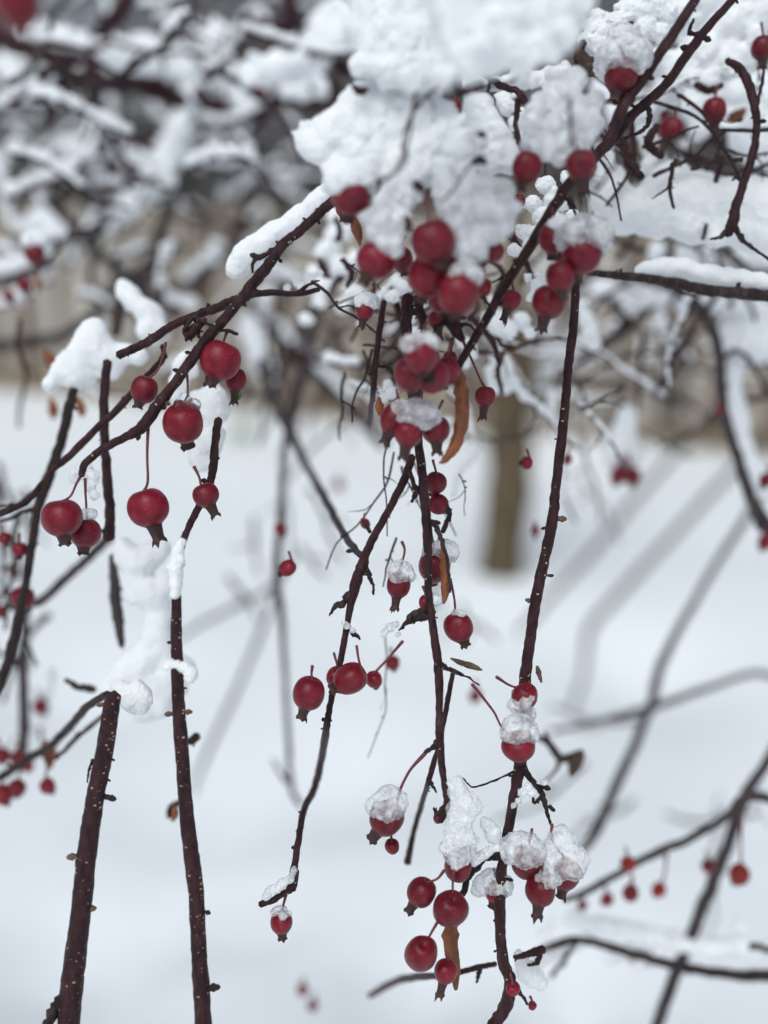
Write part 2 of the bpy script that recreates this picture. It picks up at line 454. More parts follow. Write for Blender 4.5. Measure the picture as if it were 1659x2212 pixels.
def clump(name, label, blobs, d, mat='snow', amp=.16, freq=1.1, res=60, cat='snow', group=None, soft=.30, fluff=0):
    """blobs: (x, y, r[, depth offset in r]) in photo units"""
    Cs, Rs = [], []
    rs = random.Random(len(blobs) * 13 + int(blobs[0][0])); blobs = list(blobs)
    for b_ in list(blobs) * fluff:                 # small lumps sticking out all round
        a_, q_ = rs.uniform(0, 6.28), rs.uniform(.28, .5)
        blobs.append((b_[0] + math.cos(a_) * b_[2] * .92, b_[1] + math.sin(a_) * b_[2] * .85, b_[2] * q_, rs.uniform(-1.2, .6) / q_ * .6 + (b_[3] if len(b_) > 3 else 0)))
    for b_ in blobs:
        r = b_[2] * d / F
        q = P(b_[0], b_[1], d) + FWD * ((b_[3] if len(b_) > 3 else 0) * r)
        Cs.append(q[:]); Rs.append(r)
    Cs = np.array(Cs); Rs = np.array(Rs); rm = float(np.median(Rs))
    lo = (Cs - Rs[:, None] * 1.5).min(0) - rm * .25; hi = (Cs + Rs[:, None] * 1.5).max(0) + rm * .25
    h = max((hi - lo).max() / (res * 2.0), ((hi - lo).prod() / (res ** 3 * 1.4)) ** (1 / 3), rm / 16)
    dims = np.ceil((hi - lo) / h).astype(int) + 2
    g = np.stack(np.meshgrid(*[np.arange(k) for k in dims], indexing='ij'), -1) * h + lo
    k = rm * soft
    acc = np.zeros(g.shape[:3])
    for c, r in zip(Cs, Rs):
        acc += np.exp(np.clip(-(np.sqrt(((g - c) ** 2).sum(-1)) - r) / k, -60, 60))
    Fv = -k * np.log(acc + 1e-30)
    fr = freq / rm
    nz = vnoise(g * fr + 7.3) + .6 * vnoise(g * fr * 2.3 + 31) + .42 * vnoise(g * fr * 5.1 + 71)
    Fv = Fv + amp * rm * 1.6 * nz
    Fv[0], Fv[-1] = 1, 1; Fv[:, 0], Fv[:, -1] = 1, 1; Fv[:, :, 0], Fv[:, :, -1] = 1, 1
    V, Fq = surface_nets(Fv, lo, h)
    o = mesh_obj(name, V, Fq, mat, origin=Vector(Cs.mean(0)))
    if label: tag(o, label, cat, group)
    return o
def along(path, step=.7, jit=.25, seed=0, lift=.0):
    """blobs strung along a photo polyline of (x, y, r)"""
    rs = random.Random(seed); out = []
    for a, b_ in zip(path[:-1], path[1:]):
        L = math.hypot(b_[0] - a[0], b_[1] - a[1]); r = .5 * (a[2] + b_[2]); n = max(1, int(L / (r * step)))
        for k in range(n):
            u = k / n; rr = (a[2] + (b_[2] - a[2]) * u) * rs.uniform(.8, 1.15)
            out.append((a[0] + (b_[0] - a[0]) * u + rs.uniform(-jit, jit) * rr, a[1] + (b_[1] - a[1]) * u + rs.uniform(-jit, jit) * rr - lift * rr, rr, rs.uniform(-.4, .4)))
    return out
def icecap(label, key, n=12, ang=70, lean=(0, 0), size=.36, over=.90, mat='ice', amp=.32, group='ice caps on the crab apples', extra=()):
    x, y, r, d = FRUITS[key]
    rs = random.Random(int(x * 3 + y)); bl = []
    for _ in range(n):
        th = math.acos(1 - rs.random() * (1 - math.cos(R(ang)))); p = rs.uniform(0, 2 * math.pi)
        ux, uy, uz = math.sin(th) * math.cos(p), math.cos(th), math.sin(th) * math.sin(p)
        s = size * rs.uniform(.75, 1.2)
        bl.append((x + lean[0] * r + ux * r * over, y + lean[1] * r - uy * r * over, s * r, -(uz * .9 + .15) / s * over))
    bl += list(extra)
    return clump('ice_cap', label, bl, d, mat, amp=amp, freq=1.0, res=50, cat='ice', group=group, soft=.45)

def leaf(label, path, d, mat='leaf', fold=.55, cat='leaf', group=None, name='dried_leaf', curl=.3):
    """a dried leaf: photo spine of (x, y, half width), folded along its midrib and curled"""
    sp = catmull([(p[0], p[1], p[2]) for p in path], n=6)
    V, Fc = [], []; n = len(sp); K = 7
    for i, (x, y, hw) in enumerate(sp):
        a, b_ = sp[max(i - 1, 0)], sp[min(i + 1, n - 1)]
        tx, ty = b_[0] - a[0], b_[1] - a[1]; L = math.hypot(tx, ty) or 1; nx, ny = -ty / L, tx / L
        hw = max(hw, .4) * (1 + .35 * mnoise.noise(Vector((i * .55, path[0][0], 1))) )
        for k in range(K):
            u = (k / (K - 1)) * 2 - 1
            q = P(x + nx * hw * u, y + ny * hw * u, d) + FWD * ((abs(u) * fold + curl * math.sin(i / n * 3.1) + .55 * mnoise.noise(Vector((i * .45 + path[0][0], u * 1.1, 2)))) * hw * d / F)
            V.append(q[:])
    for i in range(n - 1):
        for k in range(K - 1):
            a = i * K + k; Fc.append((a, a + 1, a + 1 + K, a + K))
    nv = len(V); th = FWD * (.00018)
    V += [tuple(Vector(v) + th) for v in V]
    Fc += [tuple(reversed([i + nv for i in f])) for f in Fc]
    rim = [k for k in range(K)] + [i * K + K - 1 for i in range(1, n)] + [(n - 1) * K + k for k in range(K - 2, -1, -1)] + [i * K for i in range(n - 2, 0, -1)]
    for a, b_ in zip(rim, rim[1:] + rim[:1]): Fc.append((b_, a, a + nv, b_ + nv))
    o = mesh_obj(name, V, Fc, mat, origin=Vector(V[0]))
    return tag(o, label, cat, group)

# ================================================================== SETTING
def ground():
    xs = np.concatenate([np.linspace(-200, -14, 12), np.linspace(-12, 12, 130), np.linspace(14, 200, 12)])
    ys = np.concatenate([[-60, -20, -6], np.linspace(-2, 14, 110), np.linspace(16, 300, 16)])
    X, Y = np.meshgrid(xs, ys, indexing='ij')
    p = np.stack([X, Y, 0 * X], -1)
    Z = .10 * vnoise(p * .45 + 3) + .05 * vnoise(p * 1.6 + 11)
    for (px, py, r, dep) in ((110, 1990, .16, .07), (360, 1890, .12, .05), (300, 2120, .15, .05), (560, 1900, .14, .05), (430, 1720, .2, .05), (900, 2050, .15, .05), (1250, 2080, .15, .06), (200, 1450, .3, .05), (1400, 1420, .3, .06), (720, 1640, .25, .05)):
        g = G(px, py); Z -= 2.8 * dep * np.exp(-((X - g.x) ** 2 + ((Y - g.y) * .8) ** 2) / (r * r))
    g = G(1078, 1262); Z += .10 * np.exp(-((X - g.x) ** 2 + (Y - g.y) ** 2) / .16)            # drift round the trunk
    V = np.stack([X, Y, Z - .03], -1).reshape(-1, 3); nx, ny = X.shape
    Fc = [(i * ny + j, (i + 1) * ny + j, (i + 1) * ny + j + 1, i * ny + j + 1) for i in range(nx - 1) for j in range(ny - 1)]
    o = mesh_obj('ground', V, Fc, 'ground_snow'); o['kind'] = 'structure'
    o['label'] = 'smooth snow-covered lawn reaching to the fence'
ground()

def box(c, hx, hy, hz, ux, uy):
    ux, uy = np.array(ux), np.array(uy); uz = np.array([0, 0, 1.0]); c = np.array(c)
    V = [c + sx * hx * ux + sy * hy * uy + sz * hz * uz for sx in (-1, 1) for sy in (-1, 1) for sz in (-1, 1)]
    Fc = [(0, 1, 3, 2), (4, 6, 7, 5), (0, 4, 5, 1), (2, 3, 7, 6), (0, 2, 6, 4), (1, 5, 7, 3)]
    return V, Fc
def fence():
    a, b_ = G(-150, 818), G(1850, 985)
    a.z = b_.z = 0; L = (b_ - a).length; u = (b_ - a).normalized(); nrm = Vector((u.y, -u.x, 0))
    if nrm.y > 0: nrm = -nrm
    root = bpy.data.objects.new('board_fence', None); COL.objects.link(root); root.location = a
    tag(root, 'weathered beige board fence along the back of the snowy lawn', 'fence')
    rs = random.Random(4); bl, bd, x = [], [], 0.0
    while x < L:
        wd = rs.uniform(.10, .145); hgt = 1.72 + rs.uniform(-.03, .03)
        c = a + u * (x + wd / 2) + Vector((0, 0, hgt / 2 + .02)) + nrm * rs.uniform(0, .012)
        bl.append((*box(c, wd / 2 - .004, .009, hgt / 2, u, nrm), 2 if rs.random() < .16 else int(math.sin(x * 15.5) + .5 * math.sin(x * 4.3 + 1) + rs.uniform(-.3, .3) > .15)))
        x += wd + rs.choice((.004, .006, .03))
    V, Fc, mi = merge(bl); mesh_obj('board_panel', V, Fc, ['fence_wood', 'fence_dark', 'fence_pale'], parent=root, smooth=False, midx=mi)
    for z in (.35, 1.0, 1.5):
        V, Fc = box(a + u * L / 2 - nrm * .035 + Vector((0, 0, z)), L / 2, .02, .045, u, nrm); mesh_obj('rail', V, Fc, 'fence_dark', parent=root, smooth=False)
    k = 0.0
    while k < L:
        V, Fc = box(a + u * k - nrm * .1 + Vector((0, 0, .85)), .05, .045, .85, u, nrm); mesh_obj('post', V, Fc, 'fence_dark', parent=root, smooth=False); k += 2.4
    # dry grass along its foot
    V, Fc = [], []
    for _ in range(900):
        s = rs.random() * L; q = a + u * s + nrm * rs.uniform(.03, .35); hh = rs.uniform(.08, .32) * (.4 + 1.1 * abs(math.sin(s * .9))); dx = Vector((rs.uniform(-.1, .1), rs.uniform(-.1, .1), 0)); i = len(V)
        wv = Vector((rs.uniform(.004, .01), 0, 0)); V += [q - wv, q + wv, q + dx * .5 + Vector((0, 0, hh * .6)), q + dx + Vector((0, 0, hh))]; Fc += [(i, i + 1, i + 2), (i, i + 2, i + 3)]
    o = mesh_obj('dry_grass', V, Fc, 'dry_grass'); o['kind'] = 'stuff'; o['label'] = 'dry tan grass poking through snow along the fence'; o['category'] = 'grass'
fence()

def bare_tree(label, base, h, seed, spread=1.0, group='bare trees beyond the fence', trunk_r=.09, levels=4):
    rs = random.Random(seed); root = bpy.data.objects.new('bare_tree', None); COL.objects.link(root); root.location = base
    tag(root, label, 'tree', group)
    segs = []
    def grow(p, dr, ln, r, lv):
        pts = [(*p, r)]; n = 5; q = p.copy(); dd = dr.copy()
        for i in range(n):
            dd = (dd + Vector((rs.gauss(0, .16), rs.gauss(0, .16), rs.gauss(.02, .10)))).normalized(); q = q + dd * ln / n
            pts.append((*q, r * (1 - .6 * (i + 1) / n)))
            if lv > 0 and i >= 1:
                for _ in range(rs.choice((1, 2))):
                    nd = (dd + Vector((rs.gauss(0, .7), rs.gauss(0, .7), rs.gauss(.1, .4))) * spread).normalized()
                    grow(q, nd, ln * rs.uniform(.5, .72), r * .5, lv - 1)
        segs.append((lv, pts))
    grow(Vector(base), Vector((rs.gauss(0, .1), rs.gauss(0, .1), 1)), h * .6, trunk_r, levels)
    tr, cr = [], []
    for lv, pts in segs:
        v, f = tube(pts, 8 if lv == levels else 4, 0); (tr if lv == levels else cr).append((v, f, 0))
    V, Fc, _ = merge(tr); mesh_obj('trunk', V, Fc, 'snowy_bark', parent=root)
    V, Fc, _ = merge(cr); mesh_obj('crown', V, Fc, 'snowy_bark', parent=root)
TREES = [(-4.2, 10.6, 4.6), (-2.6, 11.8, 5.2), (-1.2, 10.4, 4.2), (.4, 11.5, 5.0), (1.9, 10.2, 4.4), (3.4, 11.2, 4.9), (-5.6, 13, 5.5), (-.4, 14, 5.6), (2.6, 14.5, 5.6)]
for i, (x, y, h) in enumerate(TREES):
    bare_tree('bare snow-dusted tree in the tangle of trees beyond the board fence', Vector((x, y, 0)), h, 50 + i, levels=4)

def garden_tree():
    b = G(1075, 1262); root = bpy.data.objects.new('garden_tree', None); COL.objects.link(root); root.location = b
    tag(root, 'olive-brown tree trunk standing in the snowy lawn before the fence', 'tree')
    D = (b - C0).dot(FWD)
    def up(x, y, r, dd=0): 
        q = P(x, y, D + dd); return (*q, r * D / F)
    # trunk: the photo points are projected on the vertical plane through the foot
    def pl(x, y, r, back=0):
        v = FWD + RGT * ((x - CX) / F) + UPV * ((CY - y) / F); t_ = (b.y + back) / v.y; q = C0 + v * t_; return (*q, r * D / F)
    rows = [pl(1076, 1274, 62), pl(1080, 1245, 52), pl(1086, 1170, 44), pl(1099, 1050, 48), pl(1102, 900, 43), pl(1114, 800, 46), pl(1114, 720, 42)]
    V, Fc = tube(catmull(rows), 16, .10, seed=3); mesh_obj('trunk', V, Fc, 'trunk_bark', parent=root)
    for k, pth in enumerate(([pl(1110, 790, 22), pl(1150, 700, 20, .1), pl(1230, 600, 16, .25), pl(1340, 430, 12, .4), pl(1420, 250, 8, .5)],
                [pl(1108, 760, 22), pl(1060, 660, 18, .1), pl(980, 540, 15, .2), pl(900, 380, 11, .2), pl(860, 200, 8, .2)],
                [pl(1112, 740, 22), pl(1115, 600, 18, -.1), pl(1130, 420, 13, -.1), pl(1125, 200, 9, 0)],
                [pl(1108, 900, 14), pl(1180, 850, 12, -.1), pl(1250, 780, 10, -.2), pl(1330, 690, 8, -.2), pl(1450, 590, 6, -.2)],
                [pl(1085, 880, 13), pl(1010, 830, 10, -.1), pl(900, 780, 8, -.2), pl(760, 700, 6, -.3)],
                [pl(1110, 905, 14), pl(1150, 875, 12, .1), pl(1210, 850, 9, .2), pl(1300, 845, 7, .4)])):
        V, Fc = tube(catmull(pth), 10, .12, seed=k); mesh_obj('limb', V, Fc, 'trunk_bark', parent=root)
    return D
TD = garden_tree()
for lab, bl in (('snow heaped in the crotch of the distant olive-brown tree', along([(1060, 690, 22), (1110, 712, 32), (1150, 690, 25)], seed=1)),
                ('snow on the limb forking off beside the distant trunk top', along([(1150, 770, 26), (1190, 740, 30), (1215, 790, 26), (1165, 800, 24)], seed=2)),
                ('thin snow line on the low limb of the distant tree', along([(1120, 860, 10), (1180, 838, 11), (1260, 770, 10)], seed=3)),
                ('snow patch at the stub below the low limb of the distant tree', along([(1120, 890, 18), (1160, 870, 16), (1200, 862, 10)], seed=4))):
    clump('snow_clump', lab, bl, TD - .12, 'soft_snow', res=30)

# ================================================================== NEAR BRANCHES
B = branch
B('branch', 'dark bare diagonal branch running from the top edge down into the fruit cluster', 'branch',
  [(1560, -90, 10.1), (1515, -20, 10.1), (1440, 95, 11.6), (1385, 175, 11.6), (1345, 235, 13.0), (1310, 310, 12.3), (1262, 365, 11.6), (1220, 410, 12.3), (1165, 500, 11.6), (1095, 610, 10.1), (1055, 680, 10.1), (1020, 740, 9.4), (990, 792, 8.7), (984, 806, 5.8)], .335,
  twigs=[[(1062, 668, 5.2), (1045, 640, 4.3), (1050, 610, 3.4)], [(1130, 555, 4.3), (1085, 600, 3.4), (1040, 618, 3)], [(1215, 425, 6.9), (1235, 440, 6.0), (1245, 465, 4.3), (1262, 470, 3)]],
  buds=[(1200, 440, 10, -1, .2), (1075, 655, 9, 1, .2), (1400, 165, 9, 1, .6), (1120, 565, 8, -1, -.3)], lenticels=26, spurs=6)
B('branch', 'dark forked branch running parallel just below the bare diagonal branch', 'branch',
  [(1620, -40, 7.9), (1545, 40, 8.7), (1500, 95, 10.3), (1440, 180, 10.3), (1400, 218, 11.1), (1360, 255, 11.1), (1325, 300, 11.1), (1300, 330, 7.9)], .345,
  twigs=[[(1520, 75, 7.2), (1490, 70, 7.2), (1500, 40, 4.5)], [(1395, 220, 7.2), (1405, 250, 8.1), (1388, 280, 7.2), (1350, 300, 5.4)]], buds=[(1488, 105, 12, -1, -.2), (1520, 82, 11, 1, .4)], spurs=3)
B('branch', 'crooked dark twig dropping from the upper right corner onto a snow pillow', 'twig',
  [(1570, 130, 7), (1600, 150, 9), (1620, 190, 10), (1632, 240, 9), (1634, 285, 8), (1624, 340, 9), (1607, 395, 9), (1592, 440, 10), (1582, 480, 13), (1572, 508, 9)], .385,
  twigs=[[(1582, 478, 10), (1560, 510, 7), (1535, 516, 4)], [(1582, 480, 10), (1605, 520, 7), (1640, 545, 5), (1670, 570, 4)], [(1632, 240, 6), (1645, 190, 5), (1650, 140, 4)], [(1610, 395, 5), (1590, 385, 4), (1582, 390, 3)]], buds=[(1597, 345, 9, -1, .1), (1643, 262, 8, 1, 0), (1590, 150, 9, -.4, -1)], spurs=3)
B('branch', 'long dark twig hanging down from the cluster with speckled bark, ending at a frosted pair', 'branch',
  [(1244, 600, 8.8), (1240, 690, 9.6), (1228, 790, 9.6), (1222, 860, 9.6), (1212, 960, 10.4), (1200, 1060, 10.4), (1194, 1120, 12.0), (1178, 1200, 11.2), (1164, 1262, 12.0), (1152, 1330, 12.0), (1143, 1400, 12.0), (1134, 1470, 12.8), (1136, 1540, 11.2), (1132, 1600, 11.2), (1122, 1660, 12.8), (1106, 1745, 11.2), (1092, 1830, 11.2), (1082, 1900, 11.2), (1080, 1980, 12.0), (1086, 2070, 12.0), (1102, 2120, 13.6), (1094, 2170, 14.4), (1066, 2215, 13.6), (1040, 2260, 12.0), (1020, 2310, 9.6)], .362,
  twigs=[[(1222, 870, 4.3), (1226, 800, 3.4), (1236, 700, 3.4)], [(1090, 1842, 11.2), (1062, 1850, 12.0), (1030, 1868, 12.0), (1012, 1895, 12.0), (1000, 1930, 11.2), (990, 1965, 12.0)],
         [(1128, 1650, 10.3), (1150, 1690, 8.6), (1170, 1715, 9.5), (1182, 1755, 6.9), (1192, 1785, 3.4)], [(1122, 1660, 3.4), (1060, 1690, 3), (1020, 1700, 3), (1000, 1680, 3)],
         [(1168, 1722, 6.0), (1155, 1735, 5.2), (1150, 1720, 4.3)], [(1096, 2120, 8.6), (1120, 2140, 6.0), (1140, 2170, 5.2)]],
  buds=[(1207, 1120, 11, 1, .1, 1), (1148, 1298, 9, -1, -.2, 1), (1178, 1140, 6, -1, .3), (1187, 1243, 6, 1, .1), (1076, 1990, 7, -1, -.2), (1098, 1900, 7, 1, .2), (1175, 1700, 10, 1, .4), (1190, 1745, 8, 1, 1)], lenticels=55, spurs=3, jog=.08)
B('branch', 'slender dark twig hanging straight down the middle below the curled orange leaf', 'twig',
  [(882, 640, 13), (878, 700, 12), (880, 790, 9), (893, 880, 8), (905, 960, 9), (914, 1050, 10), (922, 1130, 11), (925, 1200, 9), (926, 1285, 9), (936, 1360, 9), (947, 1440, 10), (949, 1520, 8), (950, 1600, 9), (958, 1680, 7), (966, 1740, 8), (950, 1775, 7)], .352,
  twigs=[[(925, 1125, 9), (945, 1140, 8), (955, 1170, 7), (968, 1220, 5), (972, 1280, 4)], [(948, 1435, 9), (962, 1442, 7), (985, 1452, 7), (1010, 1462, 4), (1035, 1480, 3)],
         [(935, 1330, 10), (905, 1335, 11), (880, 1345, 9), (862, 1362, 3)], [(950, 1602, 8), (935, 1612, 9), (918, 1626, 7)], [(962, 1740, 7), (945, 1760, 8), (938, 1745, 4)],
         [(885, 1020, 6), (900, 1060, 9), (890, 1085, 5)], [(930, 800, 5), (905, 850, 6), (892, 890, 6)], [(956, 1150, 6), (970, 1115, 8), (965, 1090, 6)]],
  buds=[(938, 1128, 9, 1, .2), (966, 1445, 8, 1, .1), (948, 1600, 8, -1, .3)], lenticels=14, spurs=7)
B('branch', 'thin dark zigzag twig left of the central hanging twig with a side spur', 'twig',
  [(890, 985, 9), (872, 1040, 9), (835, 1110, 8), (805, 1165, 9), (785, 1210, 10), (770, 1255, 12), (757, 1310, 8), (746, 1370, 7), (736, 1425, 7), (722, 1480, 7), (711, 1535, 7), (705, 1575, 8), (694, 1640, 8, .40), (680, 1700, 8, .41), (655, 1755, 7, .38), (645, 1815, 7, .365), (636, 1870, 8, .36), (630, 1905, 10, .36), (600, 1935, 9, .36), (562, 1955, 7, .36)], .365,
  twigs=[[(768, 1262, 9), (745, 1300, 11), (722, 1312, 8), (712, 1330, 3)], [(788, 1205, 8), (795, 1235, 8), (805, 1265, 5), (807, 1285, 4)], [(746, 1355, 6), (765, 1370, 7), (778, 1380, 4)], [(640, 1880, 9), (634, 1915, 11), (622, 1928, 8)], [(800, 1150, 5), (790, 1135, 5), (780, 1120, 2)]],
  buds=[(703, 1555, 9, 1, .2), (640, 1830, 7, -1, .2), (760, 1190, 8, -1, .1)], lenticels=6, spurs=7)
B('branch', 'long leaning branch across the cherry-like pair, partly under snow', 'branch',
  [(800, 365, 10.1), (765, 395, 10.1), (712, 440, 10.9), (680, 470, 10.9), (648, 498, 10.1), (610, 530, 10.9), (580, 572, 11.8), (545, 615, 11.8), (505, 665, 10.9), (455, 722, 11.8), (415, 775, 11.8), (375, 832, 10.9), (340, 875, 12.6), (308, 922, 12.6), (270, 945, 9.2), (225, 968, 8.4), (185, 1000, 8.4), (175, 1028, 6.7)], .350,
  twigs=[[(620, 520, 6.7), (580, 548, 8.4), (550, 562, 6.7), (545, 590, 4.2)], [(540, 640, 5.0), (528, 655, 3.4)], [(300, 930, 6.7), (298, 950, 4.2)], [(460, 705, 5.0), (430, 690, 5.0), (415, 685, 7.6), (400, 712, 7.6)], [(340, 870, 8.4), (352, 880, 7.6), (360, 872, 5.9)], [(470, 712, 4.2), (492, 715, 5.9), (515, 722, 5.9)]],
  buds=[(556, 555, 11, -1, -.4), (625, 520, 9, .6, -1), (522, 655, 8, 1, .6), (385, 800, 8, -1, -.1), (300, 938, 10, -.2, 1), (355, 868, 9, 1, .5, 1)], lenticels=20, spurs=7)
B('branch', 'side twig bending right and left behind the leaning branch', 'twig',
  [(690, 625, 5), (640, 635, 6), (590, 632, 7), (540, 637, 8), (500, 650, 9), (470, 665, 10), (420, 682, 9), (370, 705, 9), (325, 735, 10), (295, 750, 9), (255, 768, 9)], .372,
  twigs=[[(640, 635, 6), (668, 615, 5), (690, 605, 3)]], buds=[(452, 665, 8, -.3, -1), (400, 695, 8, 0, 1)], spurs=3)
B('branch', 'straight slim twig crossing behind the fruit with the water droplet', 'twig',
  [(356, 765, 8), (345, 785, 7), (325, 805, 7), (290, 845, 8), (250, 888, 8), (200, 935, 8), (150, 985, 8), (110, 1020, 6), (60, 1080, 7), (0, 1110, 7)], .382, buds=[(352, 755, 9, -.2, -1), (270, 860, 8, 1, -.2)], spurs=3)
B('branch', 'short dark twig hanging beside the snow column above the small flared fruit', 'twig',
  [(472, 905, 9), (465, 950, 9), (460, 1010, 9), (452, 1045, 8), (432, 1090, 8), (412, 1130, 8), (395, 1172, 5)], .362, buds=[(462, 990, 8, 1, 0), (447, 1040, 9, -1, -.3)])
B('branch', 'thick wine-red speckled stem, the stouter of the bare pair, snow at its broken top', 'branch',
  [(246, 1500, 16.0), (238, 1540, 17.9), (228, 1610, 18.8), (212, 1690, 19.7), (198, 1770, 20.7), (186, 1860, 21.6), (176, 1960, 21.6), (164, 2060, 23.5), (154, 2140, 24.4), (148, 2220, 24.4), (140, 2320, 25.4)], .346,
  twigs=[[(140, 2150, 16.0), (118, 2180, 16.0), (98, 2220, 16.0), (70, 2280, 15.0)], [(200, 1640, 3.8), (192, 1665, 3.8), (188, 1690, 3)]],
  buds=[(233, 1722, 12, 1, .3), (164, 1850, 13, -1, .15, 1), (190, 1965, 12, .8, -.2, 1), (222, 1522, 9, -1, .1, 1), (246, 1522, 9, .8, -.6, 1)], lenticels=95, lump=.05, jog=.05, sides=18, spurs=2)
B('branch', 'smooth wine-red speckled stem, the slimmer of the bare pair, with opposite buds', 'branch',
  [(402, 1150, 7.5), (388, 1195, 8.5), (381, 1240, 9.4), (381, 1300, 10.3), (381, 1370, 12.2), (383, 1440, 13.2), (385, 1510, 14.1), (390, 1590, 15.0), (397, 1680, 15.0), (405, 1780, 16.0), (415, 1860, 16.9), (425, 1950, 16.9), (429, 2040, 16.9), (434, 2120, 17.9), (440, 2220, 17.9), (446, 2320, 17.9)], .346,
  buds=[(371, 1542, 10, -1, .1, 1), (400, 1538, 10, 1, 0, 1), (452, 2135, 15, 1, -.15), (428, 1942, 7, .2, .1, 1), (370, 1388, 6, -1, 0), (376, 1440, 6, -1, .3)], lenticels=95, lump=.05, jog=.05, sides=18, spurs=2)
B('branch', 'short spurred twig poking sideways behind the lowest fruit bunch', 'twig',
  [(1072, 2082, 5), (1040, 2088, 6), (1000, 2098, 6), (960, 2108, 6), (900, 2110, 8, .42), (850, 2122, 8, .47), (800, 2150, 7, .5)], .385, twigs=[[(1036, 2090, 7), (1033, 2105, 7), (1030, 2122, 4)]], buds=[(1062, 2082, 7, 1, -.1)])
B('branch', 'thin broken twig fading downward left of the frosted fruit bunch', 'twig',
  [(978, 1455, 5), (965, 1525, 6), (950, 1600, 5), (935, 1655, 6), (925, 1690, 6), (910, 1740, 6, .40), (893, 1800, 6, .41), (880, 1865, 8, .41)], .368, twigs=[[(926, 1685, 5), (936, 1700, 5), (942, 1712, 3)], [(966, 1520, 5), (972, 1490, 4)]])
B('branch', 'knobbly slim twig hanging left of the long central stem behind the fruit cluster', 'twig',
  [(830, 650, 6), (822, 700, 7), (814, 760, 7), (808, 810, 8), (806, 850, 6), (798, 920, 6, .42)], .372, twigs=[[(812, 790, 5), (840, 795, 5), (850, 810, 7)]], buds=[(806, 806, 9, -1, .1)], spurs=3)
B('branch', 'dark horizontal snowy branch reaching in from the right edge below the snow pillow', 'branch',
  [(1268, 588, 7), (1330, 596, 9), (1400, 602, 10), (1460, 612, 10), (1520, 625, 12), (1590, 633, 13), (1670, 640, 14), (1740, 650, 14)], .395, mat='twig_bark', twigs=[[(1400, 602, 6), (1440, 620, 7, .41), (1500, 640, 6, .42)]], spurs=3)
B('branch', 'low dark branch loaded with soft snow in the bottom right corner', 'branch',
  [(1150, 2060, 5), (1200, 2040, 7), (1240, 2030, 8), (1300, 2040, 9), (1380, 2065, 10), (1460, 2085, 10), (1540, 2100, 11), (1620, 2108, 12), (1720, 2105, 13)], .52, mat='twig_bark',
  twigs=[[(1245, 2035, 8), (1220, 2070, 8), (1190, 2110, 7)], [(1620, 2045, 9), (1660, 2050, 10), (1720, 2060, 10)]])
B('branch', 'stubby dark twig tip beside the lowest bend of the long hanging twig', 'twig', [(1175, 2050, 9), (1150, 2058, 8), (1125, 2066, 6), (1110, 2068, 4)], .375, twigs=[[(1165, 2060, 9), (1160, 2080, 7), (1140, 2085, 5)]])
# ---------------- out-of-focus limbs further back
def far(label, path, d, mat='grey_bark', **k): B('branch', label, 'branch', path, d, mat=mat, sides=10, lump=.10, jog=.25, **k)
far('blurred arching branch with snow on its flank below the right-hand snow pillow', [(1380, 600, 9), (1450, 620, 12), (1520, 675, 13), (1552, 760, 12), (1560, 870, 12), (1590, 980, 12), (1625, 1080, 14), (1650, 1130, 18), (1700, 1180, 12)], .56, twigs=[[(1552, 780, 8), (1600, 760, 8), (1660, 850, 10)]])
far('blurred dark branch crossing the lower right corner on a steep slant', [(1720, 1520, 10), (1660, 1640, 11), (1610, 1720, 12), (1570, 1830, 13), (1530, 1930, 14), (1490, 2030, 13), (1450, 2130, 13), (1410, 2240, 13)], .56)
far('blurred knobbly twig bearing orange-red fruits near the lower right edge', [(1700, 1740, 8), (1620, 1720, 12), (1560, 1770, 9), (1480, 1815, 9), (1400, 1850, 9), (1340, 1885, 8), (1270, 1925, 8), (1220, 1945, 6)], .52)
far('long soft grey branch slanting down from the right edge to a dark lower end', [(1690, 1000, 8, .9), (1590, 1150, 8, .85), (1500, 1300, 8, .8), (1430, 1430, 10, .75), (1400, 1540, 10, .72), (1330, 1700, 11, .66), (1290, 1790, 11, .62), (1240, 1860, 7, .60)], .7)
far('faint thin grey branch sagging across the right side at mid height', [(1720, 1480, 6), (1640, 1455, 7), (1560, 1475, 7), (1450, 1515, 8), (1380, 1535, 8), (1290, 1560, 7), (1190, 1580, 5)], .75)
far('pale blurred limb running diagonally down past the distant trunk', [(1560, 880, 5.8), (1470, 970, 6.5), (1380, 1070, 7.9), (1290, 1180, 7.9), (1190, 1290, 7.2), (1120, 1370, 5.8)], 2.2)
far('pale blurred limb bent at an elbow in the open snow', [(1700, 900, 7.2), (1570, 1030, 7.9), (1450, 1160, 8.6), (1340, 1280, 8.6), (1275, 1360, 8.6), (1262, 1450, 6.5), (1235, 1540, 5.8)], 2.2)
far('faint grey blurred twig curving left above the slimmer bare stem', [(640, 1200, 4.3), (590, 1265, 5.8), (520, 1305, 5.0), (440, 1345, 5.0), (380, 1385, 3.6)], .95)
far('faint grey blurred branch leaning down to the slimmer bare stem', [(605, 1250, 5.0), (570, 1350, 5.8), (520, 1470, 5.8), (470, 1580, 5.8), (430, 1670, 5.0), (415, 1720, 2.9)], .95)
far('blurred vertical twig hanging through the small round fruit beside open snow', [(640, 820, 8), (625, 900, 8), (612, 1000, 8), (604, 1140, 8), (598, 1230, 9), (608, 1330, 8), (615, 1450, 6), (622, 1580, 6), (630, 1700, 6), (650, 1740, 6)], .62, twigs=[[(620, 1690, 6), (600, 1660, 5), (590, 1640, 5)]])
far('blurred branch descending from the fence to the zigzag twig junction', [(560, 780, 11, .68), (590, 860, 12, .66), (625, 930, 12, .62), (665, 1010, 9, .55), (705, 1080, 8, .47), (735, 1140, 8, .41), (765, 1185, 8, .375), (790, 1207, 7, .366)], .5)
